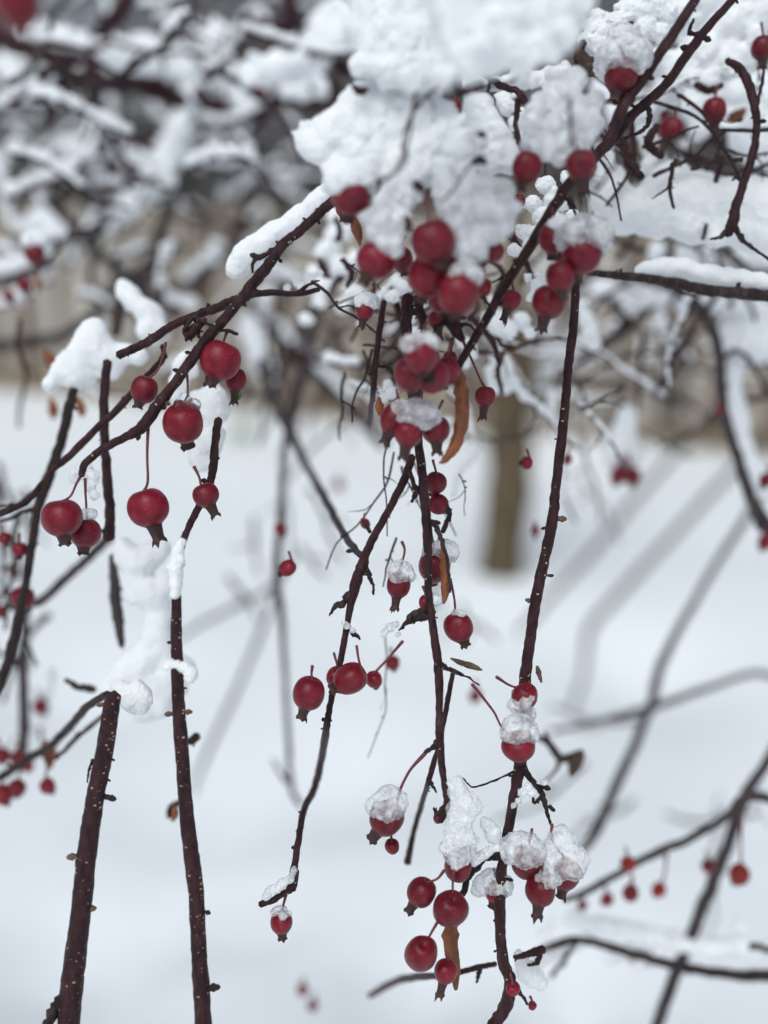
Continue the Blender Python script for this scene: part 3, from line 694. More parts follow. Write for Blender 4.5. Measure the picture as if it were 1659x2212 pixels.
far('blurred Y-shaped limb before the fence left of the knobbly twig', [(690, 640, 10), (670, 720, 11), (655, 800, 12), (635, 890, 12), (622, 930, 8)], .72)
far('snow-topped blurred branch crossing the fence boards on a down slant', [(540, 650, 12), (600, 730, 13), (660, 790, 13), (720, 850, 13), (790, 920, 12), (830, 965, 9)], .85)
far('blurred upright twig left of the cherry-like pair on the left side', [(232, 780, 9), (225, 850, 10), (226, 950, 10), (232, 1040, 11), (238, 1110, 11), (234, 1165, 13)], .392, mat='bark')
far('grey blurred diagonal twig below the cherry-like pair', [(236, 1160, 12), (190, 1205, 10), (140, 1250, 10), (85, 1300, 10), (20, 1310, 8), (-40, 1330, 8)], .50)
far('grey blurred dagger-shaped twig hanging in the tall snow column', [(242, 1200, 7), (248, 1270, 12), (255, 1330, 12), (262, 1385, 8), (264, 1400, 3)], .44)
far('long curved dark twig sweeping down the left side', [(160, 830, 8), (150, 880, 11), (130, 960, 11), (105, 1030, 12), (82, 1100, 10), (68, 1180, 10), (58, 1250, 9), (40, 1330, 10), (20, 1420, 11), (-10, 1500, 10)], .42, mat='twig_bark', twigs=[[(80, 1100, 7), (40, 1110, 7), (0, 1130, 6)], [(110, 1030, 7), (50, 1080, 7), (-10, 1100, 6)]])
far('thin grey twig dropping along the left edge', [(60, 1290, 9), (52, 1380, 9), (50, 1460, 11), (52, 1560, 11), (48, 1640, 10)], .55, twigs=[[(52, 1450, 8), (20, 1420, 9), (-10, 1410, 8)]])
far('blurred twig joining the broken stem top from lower left fruits', [(232, 1500, 8, .38), (190, 1525, 9, .40), (150, 1570, 9, .43), (110, 1610, 9, .45), (60, 1640, 10, .47), (0, 1680, 10, .48)], .44, mat='twig_bark', twigs=[[(205, 1490, 9), (175, 1485, 11), (145, 1472, 9)], [(225, 1545, 6), (170, 1590, 8), (120, 1640, 8)]])
far('broken twig bit sticking out behind the slimmer bare stem', [(428, 1590, 9), (415, 1598, 10), (405, 1605, 6)], .41, mat='twig_bark')
far('blurred forked twig carrying the dark hanging leaf', [(1150, 1588, 5), (1185, 1605, 8), (1212, 1640, 9), (1235, 1632, 7), (1258, 1622, 6)], .475, mat='twig_bark', twigs=[[(1212, 1640, 7), (1200, 1665, 6), (1180, 1685, 5)], [(1190, 1608, 6), (1175, 1580, 6)]])
far('small blurred spur with dry bud behind the slimmer bare stem', [(392, 1730, 7), (372, 1745, 9), (365, 1765, 7)], .44, mat='twig_bark')
# top-left tangle, traced
far('thick dark snow-topped limb in the blurred top left corner', [(-60, 60, 20), (20, 85, 21), (80, 110, 20), (130, 128, 17), (180, 130, 10)], 0.68, mat='bark')
far('thick dark brown limb under a long snow ridge in the upper left', [(150, 170, 18), (210, 172, 20), (290, 182, 22), (350, 200, 22), (400, 222, 16)], 0.78, mat='bark')
far('dark upright blurred limb dropping from the top edge', [(300, -40, 19), (262, 20, 19), (222, 75, 20), (200, 115, 18), (196, 170, 14)], 0.75, mat='bark')
far('short dark limb below the snow fork in the upper left', [(425, 195, 14), (455, 225, 17), (500, 245, 16), (540, 240, 11)], 0.81, mat='bark')
far('brown bent limb under the big blurred snow slope', [(545, 280, 13), (580, 235, 17), (630, 215, 17), (690, 230, 15), (750, 228, 13)], 0.78, mat='bark')
far('dark hooked limb at the top edge left of the big snow mass', [(618, -40, 17), (628, 20, 19), (632, 55, 18), (590, 65, 19), (530, 45, 16)], 0.72, mat='bark')
far('dark twisted limb peeking from under the big snow slope', [(660, 160, 13), (705, 170, 15), (725, 205, 15), (750, 240, 9)], 0.65, mat='bark')
far('pair of dark knots in the snow left of the big snow mass', [(725, 130, 10), (738, 148, 17), (760, 160, 8)], 0.60, mat='bark')
far('broad grey-brown blurred log-like limb in the upper left tangle', [(350, 285, 26), (310, 315, 34), (270, 355, 34), (225, 405, 28), (190, 440, 22)], 1.30)
far('snow-edged grey limb descending through the upper left tangle', [(430, 250, 15), (395, 330, 16), (370, 420, 17), (345, 520, 17), (320, 600, 14), (280, 680, 12)], 1.04)
far('grey blurred twig slanting down toward the leaning branch', [(100, 430, 12), (160, 490, 12), (220, 555, 12), (290, 612, 12), (350, 655, 11), (395, 672, 8)], 0.75)
far('smooth grey-brown branch rising gently from the left edge', [(-40, 752, 14), (60, 740, 14), (130, 728, 13), (190, 690, 12), (240, 630, 12), (320, 570, 11), (390, 530, 9)], 0.86)
far('snow-covered twig entering at the left edge above the blurred small fruits', [(-30, 612, 11), (20, 602, 11), (70, 585, 9), (110, 570, 7)], 0.65)
far('dark short twig stub above the peaked snow clump', [(262, 640, 7), (255, 680, 10), (248, 725, 11)], 0.59, mat='twig_bark')
far('blurred branch stub hanging at the top edge beside the diagonal branch', [(1280, -30, 20), (1255, 5, 17), (1235, 30, 12), (1225, 42, 6)], 0.39, mat='bark')
for k, pth in enumerate(([(1365, 300, 5), (1410, 300, 6), (1480, 330, 6), (1560, 355, 6)], [(1440, 305, 6), (1490, 345, 7), (1540, 375, 8), (1600, 390, 6)], [(1460, 290, 6), (1530, 300, 6), (1600, 330, 6), (1680, 350, 6)],
                         [(1550, 530, 9), (1600, 570, 8), (1660, 615, 7)], [(1300, 505, 6), (1380, 540, 7), (1450, 545, 7), (1560, 560, 6)], [(1330, 560, 7), (1360, 520, 6), (1375, 480, 5)], [(1420, 500, 8), (1440, 545, 7), (1480, 600, 5)], [(1300, 640, 8), (1350, 700, 9), (1250, 790, 8)], [(1470, 600, 9), (1380, 690, 10), (1280, 760, 9)])):
    B('twig', 'thin dark twig in the tangle round the snow pillow', 'twig', pth, .50 + .02 * k, mat='twig_bark', group='thin twigs round the snow pillow', sides=7, jog=.3)
for k, pth in enumerate(([(1045, 160, 6), (1080, 185, 8), (1120, 200, 7), (1140, 230, 6)], [(1120, 215, 7), (1115, 270, 6), (1125, 320, 6)], [(1260, 90, 9), (1250, 130, 11), (1300, 150, 8)], [(1340, 20, 8), (1355, 45, 9), (1380, 60, 6)], [(1320, 270, 8), (1345, 310, 10), (1360, 350, 11), (1385, 385, 9)], [(1420, 270, 8), (1400, 310, 10), (1430, 340, 7)], [(1230, 430, 9), (1240, 470, 9), (1225, 500, 7)], [(1100, 500, 7), (1125, 540, 7), (1150, 600, 6)], [(1020, 690, 6), (1060, 730, 6), (1080, 790, 5)], [(850, 640, 7), (870, 690, 6), (885, 740, 5)], [(905, 395, 12), (912, 405, 10), (900, 420, 7)], [(1505, 180, 8), (1530, 195, 8), (1560, 185, 6)], [(690, 400, 6), (710, 408, 7), (735, 402, 5)], [(740, 560, 6), (760, 590, 7), (750, 620, 5)], [(1060, 560, 5), (1085, 590, 6), (1070, 640, 5)], [(850, 650, 5), (865, 690, 7), (875, 730, 6), (860, 780, 5)], [(1090, 760, 4), (1075, 800, 6), (1085, 850, 4)], [(820, 860, 7), (845, 855, 8), (860, 865, 6)], [(835, 790, 7), (855, 815, 9), (845, 830, 6)], [(1010, 690, 6), (1050, 700, 7), (1085, 745, 6), (1110, 750, 4)], [(1150, 170, 6), (1120, 190, 8), (1090, 185, 5)], [(1085, 260, 8), (1095, 290, 10), (1105, 300, 7)], [(1000, 600, 5), (1030, 660, 6), (1010, 690, 7)], [(725, 470, 6), (735, 500, 7), (728, 520, 6)], [(690, 560, 6), (700, 590, 8), (715, 600, 5)], [(715, 640, 5), (725, 610, 7), (740, 600, 8)])):
    B('twig', 'dark twig fragment showing between snow clumps in the upper cluster', 'twig', pth, .375 + .0035 * k, mat='bark', group='twig bits between the snow clumps', sides=8, jog=.4)

# random limbs of the same tree further in, each with its ridge of snow
def snowtube(name, label, path, d, group, seed):
    rows = catmull(pxpath(path, d), n=5)
    for i, r in enumerate(rows): r[3] *= max(.25, 1 + 1.1 * mnoise.noise(Vector((i * .75 + seed * 3.1, seed, 0))))
    V, Fc = tube(rows, 10, .3, lump_f=5, seed=seed)
    return tag(mesh_obj(name, V, Fc, 'soft_snow', origin=Vector(V[0])), label, 'snow', group)
rs = random.Random(77)
def tangle(n, x0, x1, y0, y1, d0, d1, r0, r1, s0):
    for k in range(n):
        x, y, d = rs.uniform(x0, x1), rs.uniform(y0, y1), rs.uniform(d0, d1)
        ang = rs.choice((rs.gauss(-.6, .4), rs.gauss(.5, .35), rs.gauss(1.9, .3))); L = rs.uniform(130, 330); r = rs.uniform(r0, r1) * .7 / d
        pts = []
        for i in range(5):
            pts.append((x, y, r * (1 - .1 * i))); ang += rs.gauss(0, .25); x += math.cos(ang) * L / 4; y += math.sin(ang) * L / 4
        B('branch', 'blurred grey-brown limb in the snowy tangle behind the front twigs', 'branch', pts, d, mat=rs.choice(('grey_bark', 'bark', 'grey_bark')), group='limbs of the blurred tangle', sides=8, jog=.3, n=4)
        if rs.random() < .8 and abs(math.cos(ang)) > .25:
            snowtube('snow_ridge', 'snow ridge lying along a blurred limb in the upper tangle', [(p[0], p[1] - p[2] * 1.35, p[2] * rs.uniform(.9, 1.5)) for p in pts[:rs.choice((3, 4, 5))]], d, 'snow ridges on the blurred limbs', s0 + k)
tangle(34, -60, 620, -40, 560, .7, 1.7, 10, 20, 100)
tangle(12, 350, 950, 250, 700, .9, 1.9, 9, 15, 200)
tangle(10, 1250, 1700, 560, 800, .8, 1.8, 8, 13, 300)

# thin twigs of the same weeping crown, further in
def fine(n, x0, x1, y0, y1, d0, d1, r0, r1, label, group, snow, s0, mats, ang0=None, slab=None, sgroup=None):
    for k in range(n):
        x, y, d = rs.uniform(x0, x1), rs.uniform(y0, y1), rs.uniform(d0, d1)
        ang = rs.choice((rs.gauss(-.7, .35), rs.gauss(.7, .4), rs.gauss(1.7, .35), rs.gauss(.1, .2))) if ang0 is None else rs.gauss(ang0, .3)
        L = rs.uniform(90, 300); r = rs.uniform(r0, r1); pts = []
        for i in range(6):
            pts.append((x, y, r * (1 - .08 * i))); ang += rs.gauss(0, .22); x += math.cos(ang) * L / 5; y += math.sin(ang) * L / 5
        q = pts[2]; sa = ang + rs.choice((-.9, .9))
        B('twig', label, 'twig', pts, d, mat=rs.choice(mats), group=group, sides=6, jog=.7, n=3, lump=.15, twigs=[[(q[0], q[1], r * .7), (q[0] + math.cos(sa) * 25, q[1] + math.sin(sa) * 25, r * .6), (q[0] + math.cos(sa + .3) * 60, q[1] + math.sin(sa + .3) * 60, r * .35)]])
        if rs.random() < snow:
            snowtube('snow_ridge', slab, [(p[0], p[1] - p[2] * rs.uniform(1.2, 2.0), p[2] * rs.uniform(.9, 2.2)) for p in pts[:rs.choice((3, 4, 5, 6))]], d, sgroup, s0 + k)
rs = random.Random(5)
SR = 'snow strip lying on a thin blurred twig of the crown'
fine(62, -60, 640, -30, 640, .55, 1.25, 5, 11, 'thin blurred twig crossing the upper tangle', 'thin twigs of the upper tangle', .7, 400, ('bark', 'grey_bark', 'twig_bark'), slab=SR, sgroup='snow strips on thin twigs')
fine(40, 1240, 1660, 150, 780, .48, .85, 3.5, 7, 'thin dark twig in the snowy thicket beside the forked branch', 'thicket twigs beside the forked branch', .5, 500, ('bark', 'twig_bark'), slab=SR, sgroup='snow strips on thin twigs')
fine(22, 0, 950, 560, 840, .55, 1.2, 4, 8, 'thin blurred twig before the fence boards', 'thin twigs before the fence', .18, 600, ('grey_bark', 'twig_bark', 'bark'), slab=SR, sgroup='snow strips on thin twigs')
fine(26, 690, 1280, 540, 900, .44, .8, 3, 6, 'thin dark twig behind the red fruit clusters', 'thin twigs behind the clusters', .6, 700, ('bark', 'twig_bark'), slab=SR, sgroup='snow strips on thin twigs')
fine(16, 1300, 1650, 190, 400, .39, .45, 3, 6, 'dark twig close behind the forked branch above the pillow', 'twigs above the snow pillow', .45, 720, ('bark', 'twig_bark'), slab=SR, sgroup='snow strips on thin twigs')
fine(26, 1160, 1660, 590, 1000, .55, 1.0, 3.5, 7, 'thin blurred twig arching over the fence corner and trunk', 'thin twigs over the fence corner', .35, 750, ('bark', 'grey_bark', 'twig_bark'), slab=SR, sgroup='snow strips on thin twigs')
fine(9, 480, 1000, 880, 1350, .7, 1.1, 4, 6, 'faint thin twig over the snow in mid picture', 'faint twigs in mid picture', .0, 780, ('grey_bark', 'twig_bark'), ang0=1.2)
fine(14, 560, 980, 540, 800, .6, .95, 3, 6, 'thin blurred stalk hanging before the fence boards', 'thin stalks before the fence boards', .0, 790, ('bark', 'twig_bark'), ang0=1.75)
fine(7, 820, 1010, 940, 1380, .37, .42, 1.6, 3.2, 'hair-thin dry twig beside the central hanging twig', 'dry wisps by the central twig', .0, 795, ('twig_bark',), ang0=1.5)
fine(10, 640, 900, 540, 880, .38, .44, 2, 4.5, 'thin dark twig crossing behind the knobbly slim twig', 'thin twigs by the knobbly twig', .0, 797, ('bark', 'twig_bark'))
fine(12, -20, 110, 1000, 1650, .5, .75, 4, 8, 'thin blurred twig along the edge by the curved twig', 'thin twigs by the curved twig', .3, 800, ('grey_bark', 'twig_bark'), ang0=1.6, slab=SR, sgroup='snow strips on thin twigs')
fine(7, 1200, 1650, 1350, 2150, .75, 1.1, 4, 6, 'faint thin twig over the open snow', 'faint twigs over open snow', .0, 900, ('grey_bark',), ang0=2.4)
fine(16, 1040, 1330, 60, 330, .36, .44, 3, 6, 'crisp dark twig bit in the frosty snow near the top', 'dark twig bits near the top', .0, 950, ('bark', 'twig_bark'))

fine(7, 890, 1290, 130, 520, .275, .288, 2.5, 5, 'dark twig tip poking out through the upper snow masses', 'twig tips poking from the snow', .0, 970, ('bark', 'twig_bark'))
B('branch', 'dark knobbly spur in the shade under the dusted cluster apple', 'twig', [(950, 640, 14), (960, 665, 16), (975, 690, 17), (985, 712, 14), (1000, 735, 8)], .335, twigs=[[(970, 690, 10), (945, 705, 8), (935, 730, 5)], [(985, 705, 8), (1010, 700, 6), (1030, 720, 3)]], spurs=6)
B('branch', 'second small dark spur above the frosted cluster apple', 'twig', [(900, 640, 9), (905, 665, 11), (912, 690, 9), (915, 720, 5)], .345, twigs=[[(905, 665, 7), (890, 680, 6), (880, 700, 3)]], spurs=4)
B('branch', 'dark dried flower cluster on the leaning branch above the bowed stem', 'twig', [(398, 712, 8), (408, 722, 11), (420, 712, 12), (432, 700, 9), (445, 690, 5)], .352, twigs=[[(410, 720, 7), (400, 735, 5)], [(425, 710, 6), (432, 728, 5)]], spurs=5)

for k, pth in enumerate(([(893, 395, 6), (905, 402, 11), (915, 412, 6)], [(1030, 288, 4), (1040, 291, 8), (1050, 292, 4)], [(985, 205, 5), (1005, 198, 9), (1030, 186, 8), (1045, 178, 4)], [(1020, 352, 5), (1035, 346, 9), (1050, 350, 5)], [(795, 545, 4), (880, 470, 6), (884, 500, 6)][1:], [(760, 185, 4), (778, 196, 9), (795, 192, 4)])):  # small dark knots added on the snow fronts to read as shaded gaps
    B('twig', 'dark knot added on the front of the snow masses as a dark gap', 'twig', pth, .285 + .003 * k, mat='bark', group='spur tips in the snow masses', sides=8, jog=.3)

# ================================================================== FRUIT
A = apple
# left cluster
A('a1', 'glossy round apple with long split brown calyx under the leaning branch', 475, 778, 45, .352, (450, 838), [(483, 738), (491, 715)], tilt=.1)
A('a2', 'smaller apple tucked behind the glossy round one, calyx ragged and drooping', 509, 820, 25, .365, (505, 880), tilt=.1)
A('a3', 'small apple on a bowed stem just above the leaning branch', 312, 841, 30, .362, (295, 884), [(340, 800), (352, 770), (358, 740)])
A('a4', 'plump dark apple with water droplets on its crown', 396, 913, 46, .352, None, [(404, 860), (405, 820), (400, 785)], asp=.95, tilt=.4)
A('a5', 'larger of the cherry-like pair hanging at the left', 133, 1118, 47, .350, (140, 1180), [(152, 1072), (165, 1045), (176, 1026)], asp=.92)
A('a6', 'smaller of the cherry-like pair, half hidden by its twin', 184, 1150, 36, .362, (178, 1200), [(187, 1105), (185, 1070), (184, 1034)])
A('a7', 'squarish plump apple on a long straight stem with thick calyx', 320, 1096, 48, .352, (345, 1178), [(319, 1040), (318, 980), (321, 905)], asp=.88, sr=3)
A('a8', 'small apple with a wide flared calyx beside the snow column', 444, 1069, 31, .356, (468, 1120), [(430, 1030), (419, 1008)], asp=.88)
A('a9', 'blurred apple wearing a snow hat high on the left edge', 75, 548, 24, .52, None, [(80, 500)])
A('a10', 'blurred little apple below the snow-hatted one on the left edge', 52, 616, 17, .55, None)
A('a11', 'little apple cut by the left edge near the curved twig', 10, 1163, 15, .42, None)
A('a12', 'little dark apple touching the curved twig near the left edge', 42, 1186, 17, .42, (40, 1210))
A('a13', 'single round apple on the curved twig above the grey diagonal', 49, 1291, 27, .44, None, [(55, 1250), (60, 1230)])
A('a14', 'pale blurred apple by itself left of the broken stem top', 88, 1526, 19, .60, None)
A('a15', 'blurred apple cut by the left edge in the low left bunch', 3, 1632, 19, .50, None)
A('a16', 'dark blurred apple topping the low left bunch', 38, 1638, 17, .50, None)
A('a17', 'blurred apple in the middle of the low left bunch', 36, 1703, 21, .48, None)
A('a18', 'blurred apple hanging apart from the low left bunch', 103, 1698, 18, .47, None, [(102, 1660), (100, 1630)])
A('a19', 'blurred red apple at the edge below the low left bunch', 5, 1716, 24, .48, None)
A('a20', 'huge soft red apple blurred in the top left corner', 36, 4, 54, .205, None)
A('a21', 'faint pink blurred apple in the snow of the upper left', 562, 198, 17, .68, None)
# upper centre cluster, a little in front of focus
A('b1', 'big apple alone left of the cluster with snow melting over its top', 757, 420, 45, .305, None, [(765, 365)], tilt=.4)
A('b2', 'apple under the tall pink snow lump with a dark drooping calyx', 811, 562, 44, .305, (784, 615), asp=.94)
A('b3', 'largest apple at the centre front of the upper cluster', 935, 522, 50, .299, (950, 560), [(928, 465), (920, 425)], clen=.3)
A('b4', 'apple squeezed beneath the largest central apple', 926, 596, 45, .309, None)
A('b5', 'lowest of the tight upper cluster, dusted white on one cheek', 990, 634, 47, .301, (985, 690))
A('b6', 'bright apple at the edge of the pink snow by the diagonal branch', 1064, 540, 30, .307, (1035, 575), asp=.95)
A('b7', 'sliver of apple behind the dusted one beside the diagonal branch', 1044, 620, 18, .332, None)
A('b8', 'small apple right beside the diagonal branch with dark calyx', 1104, 648, 23, .355, (1084, 700))
A('b9', 'tiny apple with a snow cap below the pink snow lump', 788, 672, 21, .35, (779, 712), [(806, 640), (808, 612)])
A('c1', 'upper left of the four apples right of the diagonal branch', 1195, 515, 34, .322, None)
A('c2', 'apple with a big clear ice cap right of the diagonal branch', 1257, 548, 46, .317, None, asp=.95)
A('c3', 'apple whose dark calyx overlaps the one beneath it', 1210, 597, 32, .315, (1217, 650))
A('c4', 'lowest of the four right of the diagonal branch, calyx pointed down', 1185, 652, 40, .329, (1168, 720))
A('c5', 'dull red apple under the pinkish snow beside the diagonal branch', 1138, 362, 33, .312, (1124, 412))
A('c51', 'tiny dark apple directly beneath the dull red one', 1122, 434, 14, .36, None)
A('c6', 'apple sitting against the diagonal branch beneath pinkish snow', 1254, 356, 35, .309, (1262, 425))
A('c7', 'apple mostly buried in frosty snow beside the top of the diagonal branch', 1344, 162, 40, .335, (1328, 222))
A('c8', 'blurred apple hanging right of the forked branch with brown calyx', 1450, 278, 27, .42, (1424, 338), [(1462, 230)])
A('c9', 'blurred apple between forked branch and crooked twig', 1544, 238, 27, .41, (1548, 290))
A('c10', 'apple cut by the right edge near the top', 1648, 103, 28, .40, (1648, 150))
A('c11', 'red sliver of an apple peeking from the snow masses', 984, 230, 14, .36, None)
A('b10', 'apple deep behind the central pair, glimpsed beside the pink lump', 868, 560, 26, .337, None)
A('b11', 'apple sunk in the pinkish snow above the largest central apple', 1020, 480, 28, .310, None)
A('b12', 'apple inside the tall pink lump, only its flank showing', 838, 500, 24, .310, None)
A('b13', 'apple glimpsed beneath the lone big upper one', 742, 452, 18, .36, (740, 480))
A('b14', 'dark apple in shade between dusted apple and middle cluster', 945, 690, 22, .36, (950, 735))
A('c12', 'tiny red fruit in the snowy thicket beside the forked branch', 1435, 250, 9, .45, None)
A('a22', 'blurred apple under the snowy twig on the left edge', 20, 640, 13, .56, None)
A('a23', 'blurred apple beside the thin edge twig', 30, 1235, 14, .52, None)
A('a24', 'blurred apple at the far left beneath the grey diagonal', -2, 1320, 15, .50, None)
A('a25', 'dark blurred apple low on the left edge twig', 60, 1655, 14, .52, None)
A('b15', 'apple wedged between the largest central apple and its lower neighbour', 968, 575, 34, .317, None)
A('b16', 'small apple half sunk behind the dusted one on its inner side', 950, 648, 26, .325, None)
A('c13', 'apple peeping out behind the pair with the clear ice cap', 1225, 560, 24, .332, None)
A('d6b', 'dark apple at the back of the icy trio', 905, 900, 28, .348, None)
A('d43', 'apple filling the middle cluster beneath its frosted top one', 912, 795, 30, .332, None)
A('g10', 'dull blurred apple low in the right corner under the ledge', 1405, 2075, 11, .60, None)
A('g11', 'dull blurred apple beside the low right corner branch', 1365, 2068, 10, .60, None)
# middle cluster
A('d1', 'frosted top apple of the middle cluster', 908, 768, 39, .309, (915, 810), tilt=.3, clen=.3)
A('d2', 'left apple of the middle cluster under the frosted top one', 886, 808, 38, .317, None)
A('d3', 'middle cluster apple showing its calyx end to the viewer', 934, 814, 39, .322, (920, 818))
A('d4', 'apple touching the curled orange leaf in the middle cluster', 964, 802, 30, .329, None, [(968, 765), (975, 735)])
A('d41', 'small apple above the others next to the orange leaf', 972, 775, 17, .352, None)
A('d5', 'left of the icy trio below the middle cluster', 852, 905, 33, .336, (826, 965))
A('d6', 'middle of the icy trio with a tan pointed calyx', 882, 935, 33, .332, (868, 1005), clen=.95)
A('d7', 'right of the icy trio against the orange leaf', 941, 928, 32, .336, (945, 985))
A('d8', 'lone apple on a long slanting stem right of the orange leaf', 1048, 856, 24, .365, (1043, 912), [(1040, 825), (1020, 780), (996, 728)])
A('d9', 'upper of two stacked apples on the central twig', 941, 1043, 25, .365, None)
A('d10', 'lower of two stacked apples on the central twig', 946, 1089, 23, .366, (975, 1108))
A('d11', 'apple crossed by the central twig with pink ice on its shoulder', 938, 1222, 37, .368, None)
A('d12', 'tiny apple against the central twig above a crumpled leaf', 920, 1300, 17, .356, None)
A('d13', 'pinkish frosted apple hanging free left of the central twig', 861, 1263, 28, .362, (852, 1325), [(866, 1225), (874, 1190), (868, 1170)])
A('d14', 'clean round apple with a neck, hanging right of the central twig', 990, 1354, 33, .358, (1008, 1400), [(983, 1312), (980, 1285), (972, 1250)])
A('d15', 'small bright apple beside the long speckled hanging twig', 1139, 1000, 15, .40, (1124, 1000))
A('d16', 'tiny blurred apple just behind the long speckled hanging twig', 1226, 992, 11, .46, None)
A('d17', 'tiny pink blurred fruit over open snow by the distant trunk', 1157, 1146, 10, .50, (1156, 1168))
A('d18', 'tiny red apple at the fork of the zigzag twig', 789, 1131, 11, .385, (800, 1150))
A('d19', 'blurred apple on the vertical twig above the crisp small one', 606, 1143, 15, .50, None)
A('d20', 'crisp small round apple alone over open snow', 622, 1227, 18, .385, (600, 1245), clen=.5)
A('d21', 'round apple with ragged calyx at the left end of the row', 667, 1497, 37, .356, (648, 1562), [(673, 1455), (675, 1438)], clen=.75)
A('d22', 'broad apple in the middle of the short horizontal row', 757, 1466, 36, .360, (708, 1496), clen=.5)
A('d221', 'apple partly behind the broad one in the horizontal row', 730, 1462, 26, .368, None)
A('d23', 'smaller apple closing the horizontal row beside pale stems', 808, 1468, 19, .375, None, [(840, 1420), (870, 1385)])
A('d24', 'soft blurred pinkish apple above the right end of the row', 848, 1432, 17, .44, None)
A('d25', 'small dark apple blurred in open snow right of the central twig', 1027, 1503, 15, .58, None, [(1026, 1470)])
A('d26', 'barely visible pink blurred apple by the zigzag twig', 730, 1047, 13, .95, None)
A('e1', 'left of the heart-shaped blurred pair under a snow peak', 1337, 1026, 20, .60, None, [(1345, 985)])
A('e2', 'right of the heart-shaped blurred pair under a snow peak', 1365, 1028, 20, .60, None, [(1355, 985)])
A('e3', 'small blurred fruit on the arching branch at right', 1555, 885, 11, .55, None)
A('e4', 'faint reddish blurred fruit high on the arching branch', 1543, 728, 11, .60, None)
A('e5', 'blurred fruit cut by the right edge at mid height', 1655, 1037, 17, .52, None)
A('e6', 'lower blurred fruit cut by the right edge at mid height', 1654, 1170, 18, .54, None)
# lower cluster
A('f1', 'apple at the end of the speckled twig with ice beneath it', 1134, 1503, 29, .356, None, [(1105, 1482), (1072, 1462)], asp=.95)
A('f2', 'lopsided apple under a melting ice cap, two stems reaching up left', 1120, 1612, 38, .352, None, [(1085, 1572), (1065, 1535), (1020, 1478)], asp=.86)
A('f3', 'egg-shaped apple with a tall ice hood and wet brown calyx', 836, 1768, 39, .352, (798, 1822), [(862, 1712), (885, 1665), (918, 1628)], sr=3.2, asp=1.05)
A('f4', 'tiny lumpy apple just below the ice-hooded one', 847, 1828, 17, .36, None)
A('f5', 'apple at the foot of the ice column on the central twig', 990, 1872, 32, .356, None, asp=1.15)
A('f6', 'upper left clean apple of the lowest bunch, calyx off to the side', 911, 1927, 33, .352, (880, 1978), [(945, 1898), (960, 1880)])
A('f7', 'large clean apple facing the viewer in the lowest bunch', 973, 1963, 40, .346, None, [(978, 1915), (980, 1880)])
A('f8', 'large clean oval apple low on the left of the lowest bunch', 910, 2060, 37, .348, None, [(930, 2018), (946, 1990)], asp=1.14)
A('f9', 'lowest apple of all with a long spiky calyx', 963, 2098, 27, .352, (945, 2175), [(965, 2060)], clen=1.5)
A('f10', 'left of three iced apples right of the speckled twig', 1137, 1862, 36, .354, None)
A('f11', 'middle of three iced apples with a long thin calyx', 1168, 1922, 35, .350, (1160, 1992), clen=1.0)
A('f12', 'right of three iced apples beneath the biggest ice lump', 1222, 1888, 32, .354, (1212, 1948), [(1195, 1820), (1192, 1780)])
A('f13', 'lone frosted apple hanging under the snowy twig end', 608, 1992, 26, .362, (610, 2034), [(612, 1955), (618, 1932)])
A('f14', 'apple almost sealed in a lump of ice against the speckled twig', 1072, 1928, 25, .366, (1062, 1965))
A('g1', 'orange-red blurred apple nearest the knobbly twig at lower right', 1357, 1866, 18, .50, None, skin='orange_skin')
A('g2', 'pale red blurred apple in the lower right row', 1311, 1943, 15, .52, None)
A('g3', 'dark red blurred apple in the middle of the lower right row', 1362, 1929, 19, .50, None, [(1365, 1890)])
A('g4', 'orange-tinted blurred apple at the end of the lower right row', 1423, 1922, 17, .52, None, [(1437, 1880), (1440, 1835)], skin='orange_skin')
A('g5', 'tiny faded blurred apple starting the lower right row', 1258, 1955, 12, .54, None)
A('g6', 'small blurred apple left of the steep dark branch', 1530, 1870, 16, .54, None)
A('g7', 'round orange-red blurred apple right of the steep dark branch', 1597, 1889, 24, .50, None, [(1600, 1830), (1602, 1760)], skin='orange_skin')
A('g8', 'faint pinkish blurred fruit near the bottom edge', 676, 2172, 13, .62, None)
A('g9', 'brownish blurred fruit over the faint pinkish one near the bottom', 654, 2138, 14, .62, None, skin='orange_skin')
A('h1', 'dark wrinkled apple under snow at the lowest bend of the speckled twig', 1108, 2135, 17, .36, None)
A('h2', 'tiny red apple at the bottom edge beside the speckled twig', 1150, 2172, 10, .37, None)
A('h3', 'small red fruit with dark calyx near the central ice column', 947, 1768, 12, .36, (938, 1745))

# ================================================================== ICE CAPS (half-melted snow on single fruits)
I = icecap
I('clear icy droplet crust on the plump dark apple', 'a4', n=7, ang=32, size=.20, over=.98, lean=(.15, .05), mat='clear_ice', amp=.05, extra=[(405, 872, 11, -.5), (398, 858, 10), (420, 880, 8, -.8)])
I('melting white snow over the lone big upper apple', 'b1', n=16, ang=60, size=.40, mat='snow', amp=.3)
I('thin clear ice sheet slipping off the second of the cherry-like pair', 'a6', n=6, ang=40, size=.22, lean=(.15, -.25))
I('frost patch on the cheek of the dusted lowest cluster apple', 'b5', n=12, ang=50, size=.26, lean=(.25, -.05))
I('white snow cap on the tiny apple under the pink lump', 'b9', n=10, ang=50, size=.5, mat='snow', lean=(.2, -.25))
I('big rounded clear ice cap right of the diagonal branch', 'c2', n=22, ang=62, size=.42, lean=(.22, -.22))
I('little snow between two apples right of the diagonal branch', 'c1', n=8, ang=50, size=.3, lean=(.5, -.1), mat='snow')
I('frosty snow burying the apple near the top of the diagonal branch', 'c7', n=26, ang=85, size=.46, lean=(0, -.42), extra=[(1345, 95, 30), (1370, 120, 22, -.5), (1320, 120, 25), (1340, 75, 22)])
